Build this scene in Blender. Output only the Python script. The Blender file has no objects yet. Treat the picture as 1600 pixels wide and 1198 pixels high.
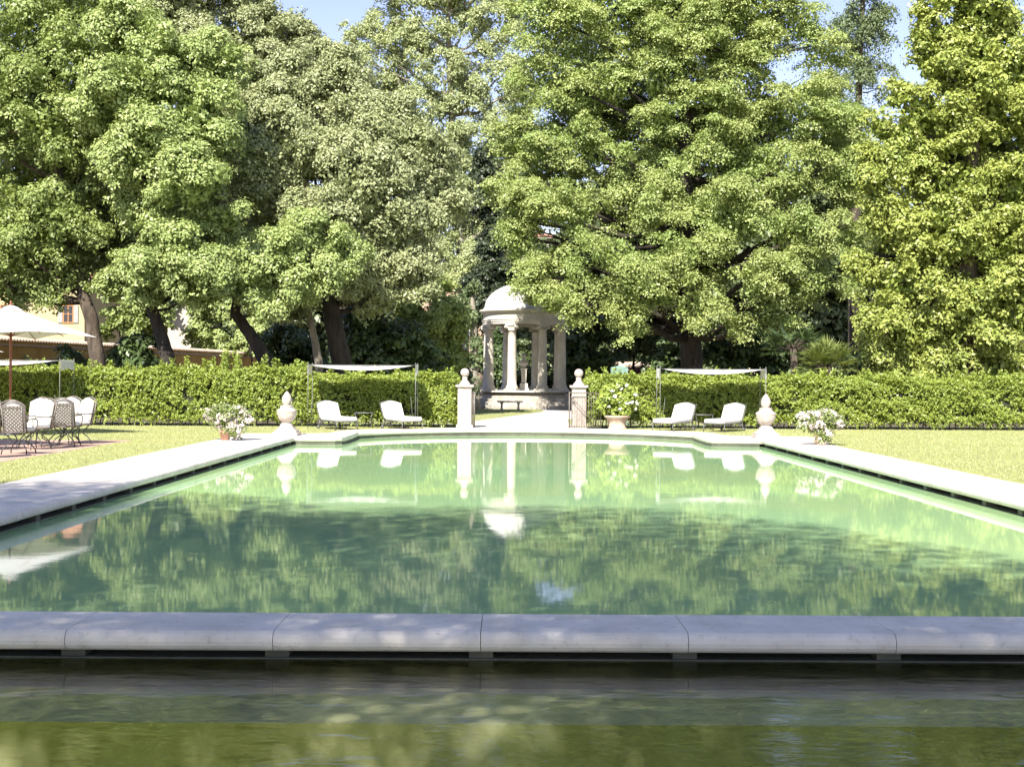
import bpy, math, random
import numpy as np
from mathutils import Vector, Matrix
R = math.radians
scene = bpy.context.scene
col = scene.collection

# ------------------------------------------------------------------ camera, sky, sun
F = 2000.0      # focal length in pixels of a 1600 px wide picture
HC = 1.45       # eye height over the coping
ROLL = 0.0055
cam_d = bpy.data.cameras.new("camera"); cam = bpy.data.objects.new("camera", cam_d); col.objects.link(cam)
cam.location = (0, 0, HC); cam.rotation_euler = (R(90), -ROLL, 0)
cam_d.sensor_width = 36; cam_d.lens = F/1600*36
cam_d.shift_x = 5/1600; cam_d.shift_y = -7/1600
cam_d.clip_start = 0.05; cam_d.clip_end = 2000
scene.camera = cam

SUN_EL = 46.0
SUN_AZ = (-0.30, -0.954)                       # horizontal direction towards the sun
w = bpy.data.worlds.new("World"); scene.world = w; w.use_nodes = True
nt = w.node_tree; bg = nt.nodes["Background"]
sky = nt.nodes.new("ShaderNodeTexSky"); sky.sky_type = 'NISHITA'; sky.sun_disc = False
sky.sun_elevation = R(SUN_EL); sky.sun_rotation = math.atan2(SUN_AZ[0], SUN_AZ[1])
sky.air_density = .9; sky.dust_density = .1; sky.ozone_density = 1.2
wb = nt.nodes.new("ShaderNodeMix"); wb.data_type = 'RGBA'; wb.blend_type = 'MULTIPLY'; wb.inputs['Factor'].default_value = 1
wb.inputs['B'].default_value = (1.12, .89, .90, 1)      # white balance of the daylight
nt.links.new(sky.outputs[0], wb.inputs['A']); nt.links.new(wb.outputs['Result'], bg.inputs[0]); bg.inputs[1].default_value = 0.085
sl = bpy.data.lights.new("sun", 'SUN'); sl.energy = 3.7; sl.angle = R(0.5); sl.color = (1.0, 0.94, 0.84)
so = bpy.data.objects.new("sun", sl); col.objects.link(so)
sd = Vector((SUN_AZ[0]*math.cos(R(SUN_EL)), SUN_AZ[1]*math.cos(R(SUN_EL)), math.sin(R(SUN_EL)))).normalized()
so.rotation_euler = sd.to_track_quat('Z', 'Y').to_euler()
scene.view_settings.view_transform = 'Standard'; scene.view_settings.look = 'None'
scene.view_settings.exposure = 1.78; scene.view_settings.gamma = 1.0
scene.render.engine = 'CYCLES'
scene.cycles.max_bounces = 8; scene.cycles.transparent_max_bounces = 8
scene.render.film_transparent = False

# ------------------------------------------------------------------ helpers
def at(px, py, D):
    x = px + ROLL*(py-599); y = py - ROLL*(px-800)
    return Vector(((x-795)/F*D, D, HC-(y-592)/F*D))

def tag(o, label=None, cat=None, group=None, kind=None):
    if label: o["label"] = label
    if cat: o["category"] = cat
    if group: o["group"] = group
    if kind: o["kind"] = kind
    return o

def empty(name, loc, label, cat, group=None, rz=0):
    o = bpy.data.objects.new(name, None); col.objects.link(o)
    o.location = loc; o.rotation_euler = (0, 0, rz); o.empty_display_size = .1
    return tag(o, label, cat, group)

def copy_tree(o, parent=None):
    c = o.copy(); col.objects.link(c)
    if parent: c.parent = parent
    for ch in [x for x in bpy.data.objects if x.parent == o]:
        copy_tree(ch, c)
    return c

class MB:
    def __init__(s): s.v = []; s.f = []; s.m = []; s.sm = []
    def add(s, vs, fs, mi=0, smooth=False):
        b = len(s.v); s.v += [tuple(p) for p in vs]
        for f in fs: s.f.append([i+b for i in f]); s.m.append(mi); s.sm.append(smooth)
    def box(s, x0, x1, y0, y1, z0, z1, mi=0, mat=None):
        vs = [Vector(p) for p in ((x0,y0,z0),(x1,y0,z0),(x1,y1,z0),(x0,y1,z0),(x0,y0,z1),(x1,y0,z1),(x1,y1,z1),(x0,y1,z1))]
        if mat is not None: vs = [mat @ p for p in vs]
        s.add(vs, [(0,3,2,1),(4,5,6,7),(0,1,5,4),(1,2,6,5),(2,3,7,6),(3,0,4,7)], mi)
    def rbox(s, x0, x1, y0, y1, z0, z1, b, mi=0, mat=None):       # cushion-like box with rounded edges
        prof = []
        n = 4
        for (cx, cy, a0) in ((x1-b, y1-b, 0), (x0+b, y1-b, 90), (x0+b, y0+b, 180), (x1-b, y0+b, 270)):
            for i in range(n+1):
                a = R(a0+90*i/n); prof.append((cx, cy, math.cos(a), math.sin(a)))
        rings = []
        for k in range(n+1):
            a = R(-90+90*k/n); rings.append((z0+b+b*math.sin(a), b*math.cos(a)))
        for k in range(n+1):
            a = R(90*k/n); rings.append((z1-b+b*math.sin(a), b*math.cos(a)))
        vs = []; fs = []; m = len(prof)
        for z, r in rings:
            for cx, cy, dx, dy in prof: vs.append(Vector((cx+dx*r, cy+dy*r, z)))
        for k in range(len(rings)-1):
            for i in range(m):
                j = (i+1) % m; fs.append((k*m+i, k*m+j, (k+1)*m+j, (k+1)*m+i))
        fs.append(tuple(reversed(range(m)))); L = (len(rings)-1)*m; fs.append(tuple(range(L, L+m)))
        if mat is not None: vs = [mat @ p for p in vs]
        s.add(vs, fs, mi, True)
    def tube(s, pts, r, n=8, mi=0, smooth=True, cap=True):
        pts = [Vector(p) for p in pts]
        rs = r if isinstance(r, (list, tuple)) else [r]*len(pts)
        t0 = (pts[1]-pts[0]).normalized()
        u = t0.orthogonal().normalized(); vs = []; fs = []
        for i, p in enumerate(pts):
            if i == 0: t = pts[1]-pts[0]
            elif i == len(pts)-1: t = pts[-1]-pts[-2]
            else: t = pts[i+1]-pts[i-1]
            t.normalize(); u = (u-t*u.dot(t)).normalized(); v = t.cross(u)
            for k in range(n):
                a = 2*math.pi*k/n; vs.append(p+(u*math.cos(a)+v*math.sin(a))*rs[i])
        for i in range(len(pts)-1):
            for k in range(n):
                j = (k+1) % n; fs.append((i*n+k, i*n+j, (i+1)*n+j, (i+1)*n+k))
        if cap:
            fs.append(tuple(reversed(range(n)))); L = (len(pts)-1)*n; fs.append(tuple(range(L, L+n)))
        s.add(vs, fs, mi, smooth)
    def lathe(s, prof, c=(0,0,0), n=32, mi=0, smooth=True, closed=True, a0=0.0, sq=None):
        vs = []; fs = []; c = Vector(c)
        for r, z in prof:
            for k in range(n):
                a = a0+2*math.pi*k/n; vs.append(c+Vector((r*math.cos(a), r*math.sin(a), z)))
        for i in range(len(prof)-1):
            for k in range(n):
                j = (k+1) % n; fs.append((i*n+k, i*n+j, (i+1)*n+j, (i+1)*n+k))
        if closed:
            fs.append(tuple(reversed(range(n)))); L = (len(prof)-1)*n; fs.append(tuple(range(L, L+n)))
        s.add(vs, fs, mi, smooth)
    def sphere(s, c, r, n=16, mi=0, sx=1, sy=1, sz=1):
        m = n//2; vs = []; fs = []; c = Vector(c)
        for i in range(m+1):
            a = math.pi*i/m
            for k in range(n):
                b = 2*math.pi*k/n
                vs.append(c+Vector((r*sx*math.sin(a)*math.cos(b), r*sy*math.sin(a)*math.sin(b), -r*sz*math.cos(a))))
        for i in range(m):
            for k in range(n):
                j = (k+1) % n; fs.append((i*n+k, i*n+j, (i+1)*n+j, (i+1)*n+k))
        s.add(vs, fs, mi, True)
    def build(s, name, mats, parent=None):
        me = bpy.data.meshes.new(name)
        me.from_pydata(s.v, [], s.f)
        for m in (mats if isinstance(mats, (list, tuple)) else [mats]): me.materials.append(m)
        me.polygons.foreach_set("material_index", s.m)
        me.polygons.foreach_set("use_smooth", s.sm)
        me.update()
        o = bpy.data.objects.new(name, me); col.objects.link(o)
        if parent: o.parent = parent
        return o

# ------------------------------------------------------------------ materials
def newmat(name):
    m = bpy.data.materials.new(name); m.use_nodes = True
    return m, m.node_tree.nodes, m.node_tree.links, m.node_tree.nodes["Principled BSDF"]

def mottled(name, c1, c2, scale=3.0, rough=.7, bump=.3, bscale=40, detail=6, c3=None, bdist=.01, spec=.5, stretch=(1,1,1), metal=0):
    m, N, L, P = newmat(name)
    tc = N.new("ShaderNodeTexCoord"); mp = N.new("ShaderNodeMapping"); mp.inputs['Scale'].default_value = stretch
    L.new(tc.outputs['Object'], mp.inputs[0])
    n1 = N.new("ShaderNodeTexNoise"); n1.inputs['Scale'].default_value = scale; n1.inputs['Detail'].default_value = detail
    n1.inputs['Roughness'].default_value = .65
    L.new(mp.outputs[0], n1.inputs['Vector'])
    cr = N.new("ShaderNodeValToRGB"); cr.color_ramp.elements[0].position = .33; cr.color_ramp.elements[1].position = .67
    cr.color_ramp.elements[0].color = (*c1, 1); cr.color_ramp.elements[1].color = (*c2, 1)
    if c3:
        e = cr.color_ramp.elements.new(.5); e.color = (*c3, 1)
    L.new(n1.outputs[0], cr.inputs[0]); L.new(cr.outputs[0], P.inputs['Base Color'])
    n2 = N.new("ShaderNodeTexNoise"); n2.inputs['Scale'].default_value = bscale; n2.inputs['Detail'].default_value = 4
    L.new(mp.outputs[0], n2.inputs['Vector'])
    b = N.new("ShaderNodeBump"); b.inputs['Strength'].default_value = bump; b.inputs['Distance'].default_value = bdist
    L.new(n2.outputs[0], b.inputs['Height']); L.new(b.outputs[0], P.inputs['Normal'])
    P.inputs['Roughness'].default_value = rough; P.inputs['Specular IOR Level'].default_value = spec
    P.inputs['Metallic'].default_value = metal
    return m

def leafmat(name, c1, c2, trans=.35, rough=.45, hue2=None, spec=.4, nscale=.5):
    m, N, L, P = newmat(name)
    at_ = N.new("ShaderNodeAttribute"); at_.attribute_name = "tint"
    tc = N.new("ShaderNodeTexCoord")
    n1 = N.new("ShaderNodeTexNoise"); n1.inputs['Scale'].default_value = nscale; n1.inputs['Detail'].default_value = 3
    L.new(tc.outputs['Object'], n1.inputs['Vector'])
    mx = N.new("ShaderNodeMix"); mx.data_type = 'RGBA'
    mx.inputs['A'].default_value = (*c1, 1); mx.inputs['B'].default_value = (*c2, 1)
    L.new(at_.outputs['Fac'], mx.inputs['Factor'])
    c = mx.outputs['Result']
    if hue2:
        mr = N.new("ShaderNodeMapRange"); mr.inputs['From Min'].default_value = .45; mr.inputs['From Max'].default_value = .65
        L.new(n1.outputs[0], mr.inputs[0])
        m2 = N.new("ShaderNodeMix"); m2.data_type = 'RGBA'; m2.inputs['B'].default_value = (*hue2, 1)
        L.new(mr.outputs[0], m2.inputs['Factor']); L.new(c, m2.inputs['A']); c = m2.outputs['Result']
    L.new(c, P.inputs['Base Color'])
    P.inputs['Roughness'].default_value = rough; P.inputs['Specular IOR Level'].default_value = spec
    T = N.new("ShaderNodeBsdfTranslucent")
    hs = N.new("ShaderNodeHueSaturation"); hs.inputs['Saturation'].default_value = 1.15; hs.inputs['Value'].default_value = 1.25; hs.inputs['Hue'].default_value = .49
    L.new(c, hs.inputs['Color']); L.new(hs.outputs[0], T.inputs[0])
    ms = N.new("ShaderNodeMixShader"); ms.inputs[0].default_value = trans*.62
    L.new(P.outputs[0], ms.inputs[1]); L.new(T.outputs[0], ms.inputs[2])
    L.new(ms.outputs[0], N["Material Output"].inputs['Surface'])
    return m

M = {}
M['stone'] = mottled('coping_stone', (.54,.49,.42), (.68,.62,.55), 2.2, .72, .25, 60, c3=(.63,.575,.505), bdist=.004)
cs = M['stone'].node_tree; csN = cs.nodes; csL = cs.links; csP = csN["Principled BSDF"]; src = csP.inputs['Base Color'].links[0].from_socket
g_tc = csN.new("ShaderNodeTexCoord"); g_n = csN.new("ShaderNodeTexNoise"); g_n.inputs['Scale'].default_value = 14; g_n.inputs['Detail'].default_value = 8; g_n.inputs['Roughness'].default_value = .75
csL.new(g_tc.outputs['Object'], g_n.inputs['Vector']); g_r = csN.new("ShaderNodeValToRGB"); g_r.color_ramp.elements[0].position = .30; g_r.color_ramp.elements[1].position = .46
g_r.color_ramp.elements[0].color = (.62,.60,.56,1); g_r.color_ramp.elements[1].color = (1,1,1,1); csL.new(g_n.outputs[0], g_r.inputs[0])
g_m = csN.new("ShaderNodeMix"); g_m.data_type = 'RGBA'; g_m.blend_type = 'MULTIPLY'; g_m.inputs['Factor'].default_value = .8
csL.new(src, g_m.inputs['A']); csL.new(g_r.outputs[0], g_m.inputs['B']); csL.new(g_m.outputs['Result'], csP.inputs['Base Color'])
M['marble'] = mottled('urn_stone', (.33,.275,.23), (.52,.46,.41), 9, .7, .3, 70, bdist=.004)
M['temple'] = mottled('temple_stone', (.42,.39,.33), (.64,.60,.53), 1.6, .75, .25, 30, bdist=.01, stretch=(1,1,.5))
M['temple_dark'] = mottled('worn_step_stone', (.26,.24,.205), (.46,.42,.36), 2.5, .8, .3, 30)
M['pwall'] = mottled('pool_wall_shaded', (.06,.06,.045), (.12,.12,.09), 3, .8, .3, 30)  # wall and supports darkened in colour for the shade under the coping
M['slot'] = mottled('slot_shade', (.006,.006,.006), (.012,.012,.01), 3, .9, .1, 30)  # near-black colour stands for the shade inside the recessed slots
M['soil'] = mottled('soil', (.05,.04,.025), (.10,.085,.05), 1.2, .95, .5, 8)
M['path'] = mottled('gravel_path', (.40,.37,.33), (.52,.49,.44), 8, .9, .6, 120)
M['terra'] = mottled('terracotta_paving', (.33,.215,.165), (.44,.30,.235), 3, .85, .3, 40)
M['pot'] = mottled('terracotta_pot', (.42,.22,.15), (.56,.34,.25), 6, .85, .3, 40)
M['potpale'] = mottled('pale_terracotta', (.40,.29,.22), (.56,.43,.35), 5, .85, .3, 40)
M['fabric'] = mottled('white_fabric', (.70,.69,.66), (.78,.77,.74), 3, .85, .15, 200, spec=.2)
Pf = M['fabric'].node_tree; Tf = Pf.nodes.new("ShaderNodeBsdfTranslucent"); Tf.inputs[0].default_value = (.8,.78,.72,1)
Mf = Pf.nodes.new("ShaderNodeMixShader"); Mf.inputs[0].default_value = .3
Pf.links.new(Pf.nodes["Principled BSDF"].outputs[0], Mf.inputs[1]); Pf.links.new(Tf.outputs[0], Mf.inputs[2]); Pf.links.new(Mf.outputs[0], Pf.nodes["Material Output"].inputs['Surface'])
M['domest'] = mottled('dome_render', (.56,.55,.53), (.68,.67,.65), 1.2, .8, .2, 20)
M['cream'] = mottled('cream_canvas', (.60,.53,.40), (.68,.61,.47), 2, .85, .15, 200, spec=.2)
M['iron'] = mottled('black_iron', (.018,.02,.024), (.05,.052,.055), 12, .5, .2, 60)
M['castmetal'] = mottled('weathered_cast_metal', (.10,.085,.07), (.19,.165,.14), 14, .5, .2, 60, metal=.2)
M['greymetal'] = mottled('grey_painted_metal', (.11,.11,.105), (.19,.19,.18), 12, .5, .1, 60, metal=.3)
M['redwood'] = mottled('red_brown_wood', (.16,.05,.025), (.26,.09,.045), 5, .45, .2, 30, stretch=(6,6,.6))
M['ochre'] = mottled('ochre_render', (.34,.20,.05), (.50,.31,.085), .9, .9, .3, 20, c3=(.44,.27,.07))
M['walltile'] = mottled('tile_capping', (.36,.26,.19), (.52,.42,.32), 4, .9, .4, 20)
M['yellowwall'] = mottled('pale_yellow_render', (.40,.33,.18), (.48,.40,.23), .8, .9, .1, 20)
M['creamwall'] = mottled('cream_render', (.42,.38,.30), (.50,.46,.38), .8, .9, .1, 20)
M['pinkwall'] = mottled('pink_render', (.40,.26,.19), (.48,.33,.25), .8, .9, .1, 20)
M['rooftile'] = mottled('terracotta_roof', (.30,.13,.07), (.44,.23,.14), 5, .9, .5, 12)
M['shutter'] = mottled('grey_shutter', (.30,.31,.29), (.38,.38,.36), 6, .6, .1, 30)
M['frame'] = mottled('orange_window_frame', (.36,.17,.06), (.44,.22,.08), 6, .6, .1, 30)
M['teal'] = mottled('teal_paint', (.15,.25,.20), (.19,.30,.25), 3, .6, .1, 30)
M['glass'] = mottled('dark_window_glass', (.02,.02,.025), (.035,.035,.04), 2, .12, 0, 30)
M['bark'] = mottled('grey_brown_bark', (.035,.026,.018), (.13,.10,.072), 3.5, .95, .9, 18, bdist=.04, stretch=(1.6,1.6,.35))
M['barkpale'] = mottled('pale_bark', (.16,.14,.11), (.36,.33,.27), 3.0, .9, .6, 14, bdist=.03, stretch=(1.5,1.5,.4))
M['barkdark'] = mottled('dark_bark', (.012,.010,.008), (.05,.04,.03), 3.5, .95, .9, 18, bdist=.04, stretch=(1.6,1.6,.35))
# leaves: colour pair, shift
M['oak'] = leafmat('oak_leaf', (.17,.23,.07), (.32,.38,.13), hue2=(.24,.30,.085))
M['oakb'] = leafmat('bright_oak_leaf', (.225,.30,.095), (.38,.44,.17), hue2=(.30,.37,.125))
M['holm'] = leafmat('holm_oak_leaf', (.225,.26,.12), (.39,.42,.22), trans=.28, hue2=(.30,.335,.16))
M['poplar'] = leafmat('poplar_leaf', (.26,.32,.14), (.44,.48,.25), trans=.45, hue2=(.37,.42,.19))
M['spruce'] = leafmat('spruce_needle', (.02,.03,.015), (.05,.07,.03), trans=.1)
M['linden'] = leafmat('linden_leaf', (.22,.285,.08), (.42,.47,.175), trans=.4, hue2=(.27,.355,.11))
M['magnolia'] = leafmat('magnolia_leaf', (.195,.265,.058), (.39,.425,.115), trans=.32, rough=.42, hue2=(.29,.335,.08), spec=.35)
M['larch'] = leafmat('larch_needle', (0.110,0.159,0.073), (0.195,0.244,0.110), trans=.35)
M['young'] = leafmat('young_leaf', (.21,.28,.07), (.34,.40,.12), trans=.4)
M['laurel'] = leafmat('laurel_leaf_shaded', (.045,.075,.025), (.10,.15,.05), trans=.2, rough=.4)  # evergreen tone darkened in colour for the shade behind the hedge
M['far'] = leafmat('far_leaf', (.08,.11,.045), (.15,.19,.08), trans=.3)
M['copper'] = leafmat('copper_leaf', (.16,.06,.04), (.26,.12,.08), trans=.4)
M['hedge'] = leafmat('hedge_leaf', (.18,.255,.045), (.32,.38,.08), trans=.35, rough=.4, hue2=(.27,.33,.06), nscale=1.2)
M['palm'] = leafmat('palm_leaf', (0.122,0.171,0.037), (0.281,0.317,0.098), trans=.3)
M['flowerleaf'] = leafmat('pot_plant_leaf', (.16,.22,.06), (.27,.32,.12), trans=.35)
M['petal'] = leafmat('white_pink_petal', (.66,.55,.52), (.80,.76,.72), trans=.4)
M['petalw'] = leafmat('white_petal', (.72,.72,.62), (.80,.80,.74), trans=.4)
M['grassblade'] = leafmat('grass_blade', (.25,.28,.095), (.36,.38,.165), trans=.4, nscale=.35, hue2=(.325,.34,.13))
M['twig'] = mottled('hedge_twigs_dark_core', (.015,.02,.008), (.04,.045,.018), 6, .95, .5, 20)

# lawn material
m, N, L, P = newmat('lawn_grass')
tc = N.new("ShaderNodeTexCoord")
n1 = N.new("ShaderNodeTexNoise"); n1.inputs['Scale'].default_value = .45; n1.inputs['Detail'].default_value = 8; n1.inputs['Roughness'].default_value = .7
n2 = N.new("ShaderNodeTexNoise"); n2.inputs['Scale'].default_value = 30; n2.inputs['Detail'].default_value = 5
L.new(tc.outputs['Object'], n1.inputs['Vector']); L.new(tc.outputs['Object'], n2.inputs['Vector'])
cr = N.new("ShaderNodeValToRGB"); cr.color_ramp.elements[0].position = .36; cr.color_ramp.elements[1].position = .66
cr.color_ramp.elements[0].color = (.21,.235,.08,1); cr.color_ramp.elements[1].color = (.33,.33,.15,1)
L.new(n1.outputs[0], cr.inputs[0])
cr2 = N.new("ShaderNodeValToRGB"); cr2.color_ramp.elements[0].position = .3; cr2.color_ramp.elements[1].position = .7
cr2.color_ramp.elements[0].color = (.6,.6,.6,1); cr2.color_ramp.elements[1].color = (1.15,1.15,1.15,1)
L.new(n2.outputs[0], cr2.inputs[0])
mx = N.new("ShaderNodeMix"); mx.data_type = 'RGBA'; mx.blend_type = 'MULTIPLY'; mx.inputs['Factor'].default_value = 1
L.new(cr.outputs[0], mx.inputs['A']); L.new(cr2.outputs[0], mx.inputs['B']); L.new(mx.outputs['Result'], P.inputs['Base Color'])
b = N.new("ShaderNodeBump"); b.inputs['Strength'].default_value = .8; b.inputs['Distance'].default_value = .03
L.new(n2.outputs[0], b.inputs['Height']); L.new(b.outputs[0], P.inputs['Normal']); P.inputs['Roughness'].default_value = .9
M['lawn'] = m

def ripple(N, L, layers):
    """bump chain; layers = [(scale vec, strength, distance)]"""
    tc = N.new("ShaderNodeTexCoord"); prev = None
    for sc, st, di, det in layers:
        mp = N.new("ShaderNodeMapping"); mp.inputs['Scale'].default_value = sc
        L.new(tc.outputs['Object'], mp.inputs[0])
        n = N.new("ShaderNodeTexNoise"); n.inputs['Scale'].default_value = 1; n.inputs['Detail'].default_value = det
        n.inputs['Distortion'].default_value = .4
        L.new(mp.outputs[0], n.inputs['Vector'])
        b = N.new("ShaderNodeBump"); b.inputs['Strength'].default_value = st; b.inputs['Distance'].default_value = di
        L.new(n.outputs[0], b.inputs['Height'])
        if prev: L.new(prev.outputs[0], b.inputs['Normal'])
        prev = b
    return prev

# murky green water of the long pool
m, N, L, P = newmat('green_pool_water')
tc = N.new("ShaderNodeTexCoord")
n1 = N.new("ShaderNodeTexNoise"); n1.inputs['Scale'].default_value = .25; n1.inputs['Detail'].default_value = 3
L.new(tc.outputs['Object'], n1.inputs['Vector'])
cr = N.new("ShaderNodeValToRGB"); cr.color_ramp.elements[0].position = .3; cr.color_ramp.elements[1].position = .7
cr.color_ramp.elements[0].color = (.28,.47,.25,1); cr.color_ramp.elements[1].color = (.35,.50,.235,1)
L.new(n1.outputs[0], cr.inputs[0]); L.new(cr.outputs[0], P.inputs['Base Color'])
P.inputs['Roughness'].default_value = .03; P.inputs['IOR'].default_value = 1.33
bp = ripple(N, L, [((1.0,2.4,1), .12, .004, 2), ((4,12,1), .13, .0010, 3), ((18,60,1), .07, .00035, 2)])
L.new(bp.outputs[0], P.inputs['Normal'])
M['poolwater'] = m

# clearer, greenish water of the near basin
m, N, L, P = newmat('near_basin_water'); N.remove(P)
tr = N.new("ShaderNodeBsdfTransparent"); tr.inputs[0].default_value = (.95,.97,.80,1)
gl = N.new("ShaderNodeBsdfGlossy"); gl.inputs['Roughness'].default_value = .02
fr = N.new("ShaderNodeFresnel"); fr.inputs['IOR'].default_value = 1.33
bp = ripple(N, L, [((1.6,4.0,1), .62, .012, 2), ((6,15,1), .34, .005, 2), ((24,50,1), .12, .001, 2)])
L.new(bp.outputs[0], gl.inputs['Normal']); L.new(bp.outputs[0], fr.inputs['Normal'])
ms = N.new("ShaderNodeMixShader"); L.new(fr.outputs[0], ms.inputs[0]); L.new(tr.outputs[0], ms.inputs[1]); L.new(gl.outputs[0], ms.inputs[2])
L.new(ms.outputs[0], N["Material Output"].inputs['Surface'])
M['basinwater'] = m
M['basinfloor'] = mottled('algae_floor', (.36,.42,.07), (.54,.58,.13), 1.5, .9, .3, 10)
M['ledge'] = mottled('submerged_stone', (.38,.38,.30), (.60,.60,.50), 1.8, .9, .3, 10)

# ------------------------------------------------------------------ ground, pool, coping
def flat(name, mat, quads, z=0.0, kind='structure'):
    mb = MB()
    for q in quads: mb.add([(x, y, z) for x, y in q], [tuple(range(len(q)))])
    return tag(mb.build(name, mat), kind=kind)

def rect(x0, x1, y0, y1): return [(x0,y0),(x1,y0),(x1,y1),(x0,y1)]
GZ = -0.03
PL, PR, YC = -5.25, 6.20, 31.4               # pool sides and far corners
YN0, YN1 = 7.32, 7.97                        # near cross wall
xc = (PL+PR)/2
# lawn: one sheet round the hole of the pool and basin
hx0, hx1, hy0, hy1 = PL-.35, PR+.35, -4.0, 37.6
lawn = flat('lawn', M['lawn'], [rect(-400,hx0,-200,38.9), rect(hx1,400,-200,38.9), rect(hx0,hx1,-200,hy0), rect(hx0,hx1,hy1,38.9)], GZ)
back = flat('garden_ground', M['soil'], [rect(-400,400,38.9,900)], GZ-.004)
inner_lawn = flat('inner_lawn', M['lawn'], [[(-6,39.9),(6.5,39.9),(7,63),(-7,63)]], GZ+.004)
path = flat('gravel_path', M['path'], [[(-1.15,38.2),(1.95,38.2),(2.1,46),(-1.2,44.5)], [(-1.2,44.5),(2.1,46),(3.6,57),(1.6,58)], [(1.6,58),(3.6,57),(4.6,63),(1.6,63)]], GZ+.008)
patio = flat('terracotta_patio', M['terra'], [rect(-22,-8.72,15.5,29.8)], GZ+.006)

# paired inner and outer coping edges of the far end
def farpairs():
    P = []
    sx0, sx1, ys, ycen = -4.05, 4.95, 34.5, 37.1
    cx = (sx0+sx1)/2; half = (sx1-sx0)/2
    def arc(y0, sag, hw, t):                  # t -1..1, circular segment
        Rr = (hw*hw+sag*sag)/(2*sag); return y0+sag-Rr+math.sqrt(Rr*Rr-(hw*t)**2)
    left = [((PL,YC),(PL-1.6,YC+1.9)), ((PL+.6,YC),(PL-.3,YC+2.0)), ((-4.25,YC),(-5.0,YC+2.15)),
            ((-4.10,YC+.12),(-4.75,YC+2.4)), ((-4.04,YC+.5),(-4.70,YC+3.0)), ((-4.02,YC+1.4),(-4.68,YC+3.4)), ((-4.03,YC+2.5),(-4.62,YC+3.8))]
    P += left
    for i in range(0, 25):
        t = -1+2*i/24
        y = arc(ys, ycen-ys, half, t); yo = arc(ys+1.15, ycen+1.0-ys-1.15, half, t)
        P.append(((cx+half*t, y), (cx+(half+.45)*t, yo)))
    for a, b in reversed(left):
        P.append(((2*xc-a[0]-.06, a[1]), (2*xc-b[0], b[1])))
    return P
FP = farpairs()

def coping_strip(mb, pairs, z1=0.0, th=.11, gapend=(True, True)):
    """pairs of (inner, outer) points, rounded nose on the inner side"""
    r = th/2; secs = []
    for a, b in pairs:
        a = Vector((a[0], a[1], 0)); b = Vector((b[0], b[1], 0)); d = (b-a).normalized()
        prof = [b+Vector((0,0,z1-th)), b+Vector((0,0,z1))]
        for k in range(9):
            an = R(90+180*k/8); prof.append(a+d*(r*.8+math.cos(an)*r*.8)+Vector((0,0,z1-r+math.sin(an)*r)))
        secs.append(prof)
    n = len(secs[0]); vs = [p for s in secs for p in s]; fs = []
    for i in range(len(secs)-1):
        for k in range(n):
            j = (k+1) % n; fs.append((i*n+k, (i+1)*n+k, (i+1)*n+j, i*n+j))
    mb.add(vs, fs, 0, False)
    mb.add(secs[0], [tuple(range(n))], 0); mb.add(secs[-1], [tuple(reversed(range(n)))], 0)

mb = MB(); rng = random.Random(4)
G = .007; S = 1.19
y = -4.0
while y < YC-.02:                           # both long sides, slab by slab
    y1 = min(y+S, YC)
    dz = rng.uniform(-.002, .002)
    coping_strip(mb, [((PL, y1-G),(PL-1.6, y1-G)), ((PL, y+G),(PL-1.6, y+G))], dz)
    coping_strip(mb, [((PR, y+G),(PR+1.1, y+G)), ((PR, y1-G),(PR+1.1, y1-G))], dz)
    y = y1
for i in range(0, len(FP)-1, 2):
    pr = FP[i:i+3]
    coping_strip(mb, pr, rng.uniform(-.0015, .0015))
# corner infill slabs
mb.box(PL-1.6, PL-.005, YC+.004, YC+1.9, -.11, -.004); mb.box(PR+.005, PR+1.6, YC+.004, YC+1.9, -.11, -.004)
# cross wall between pool and basin: rounded on both sides
x = -5.95+.03
x = -5.24
xs = [PL]
k = (xs[0]); 
joints = [j for j in [(-3.17-S*i) for i in range(3)][::-1]] + [(-3.17+S*(i+1)) for i in range(8)]
# joints seen at px 130, 432, 753, 1075, 1395 on the front edge
base = (432-795)/F*7.4
joints = sorted([base+1.19*i for i in range(-4, 7)])
joints = [PL+.02]+[j for j in joints if PL+.3 < j < PR-.3]+[PR-.02]
for i in range(len(joints)-1):
    xa, xb = joints[i]+.002, joints[i+1]-.002
    r = .06; secs = []
    dz = rng.uniform(-.0015, .0015)
    sk = .10*(rng.random()-.3)*0
    for xx in (xa, xb):
        prof = []
        for kk in range(9):
            an = R(270-180*kk/8); prof.append(Vector((xx, YN0+r+math.cos(an)*r, -r+math.sin(an)*r+dz)))
        for kk in range(9):
            an = R(90-180*kk/8); prof.append(Vector((xx, YN1-r+math.cos(an)*r, -r+math.sin(an)*r+dz)))
        secs.append(prof)
    n = len(secs[0])
    mb.add(secs[0]+secs[1], [(k_, (k_+1) % n, (k_+1) % n+n, k_+n) for k_ in range(n)]+[tuple(reversed(range(n))), tuple(range(n, 2*n))], 0, False)
coping = tag(mb.build('pool_coping', M['stone']), kind='structure')
for p in coping.data.polygons: p.use_smooth = False

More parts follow.
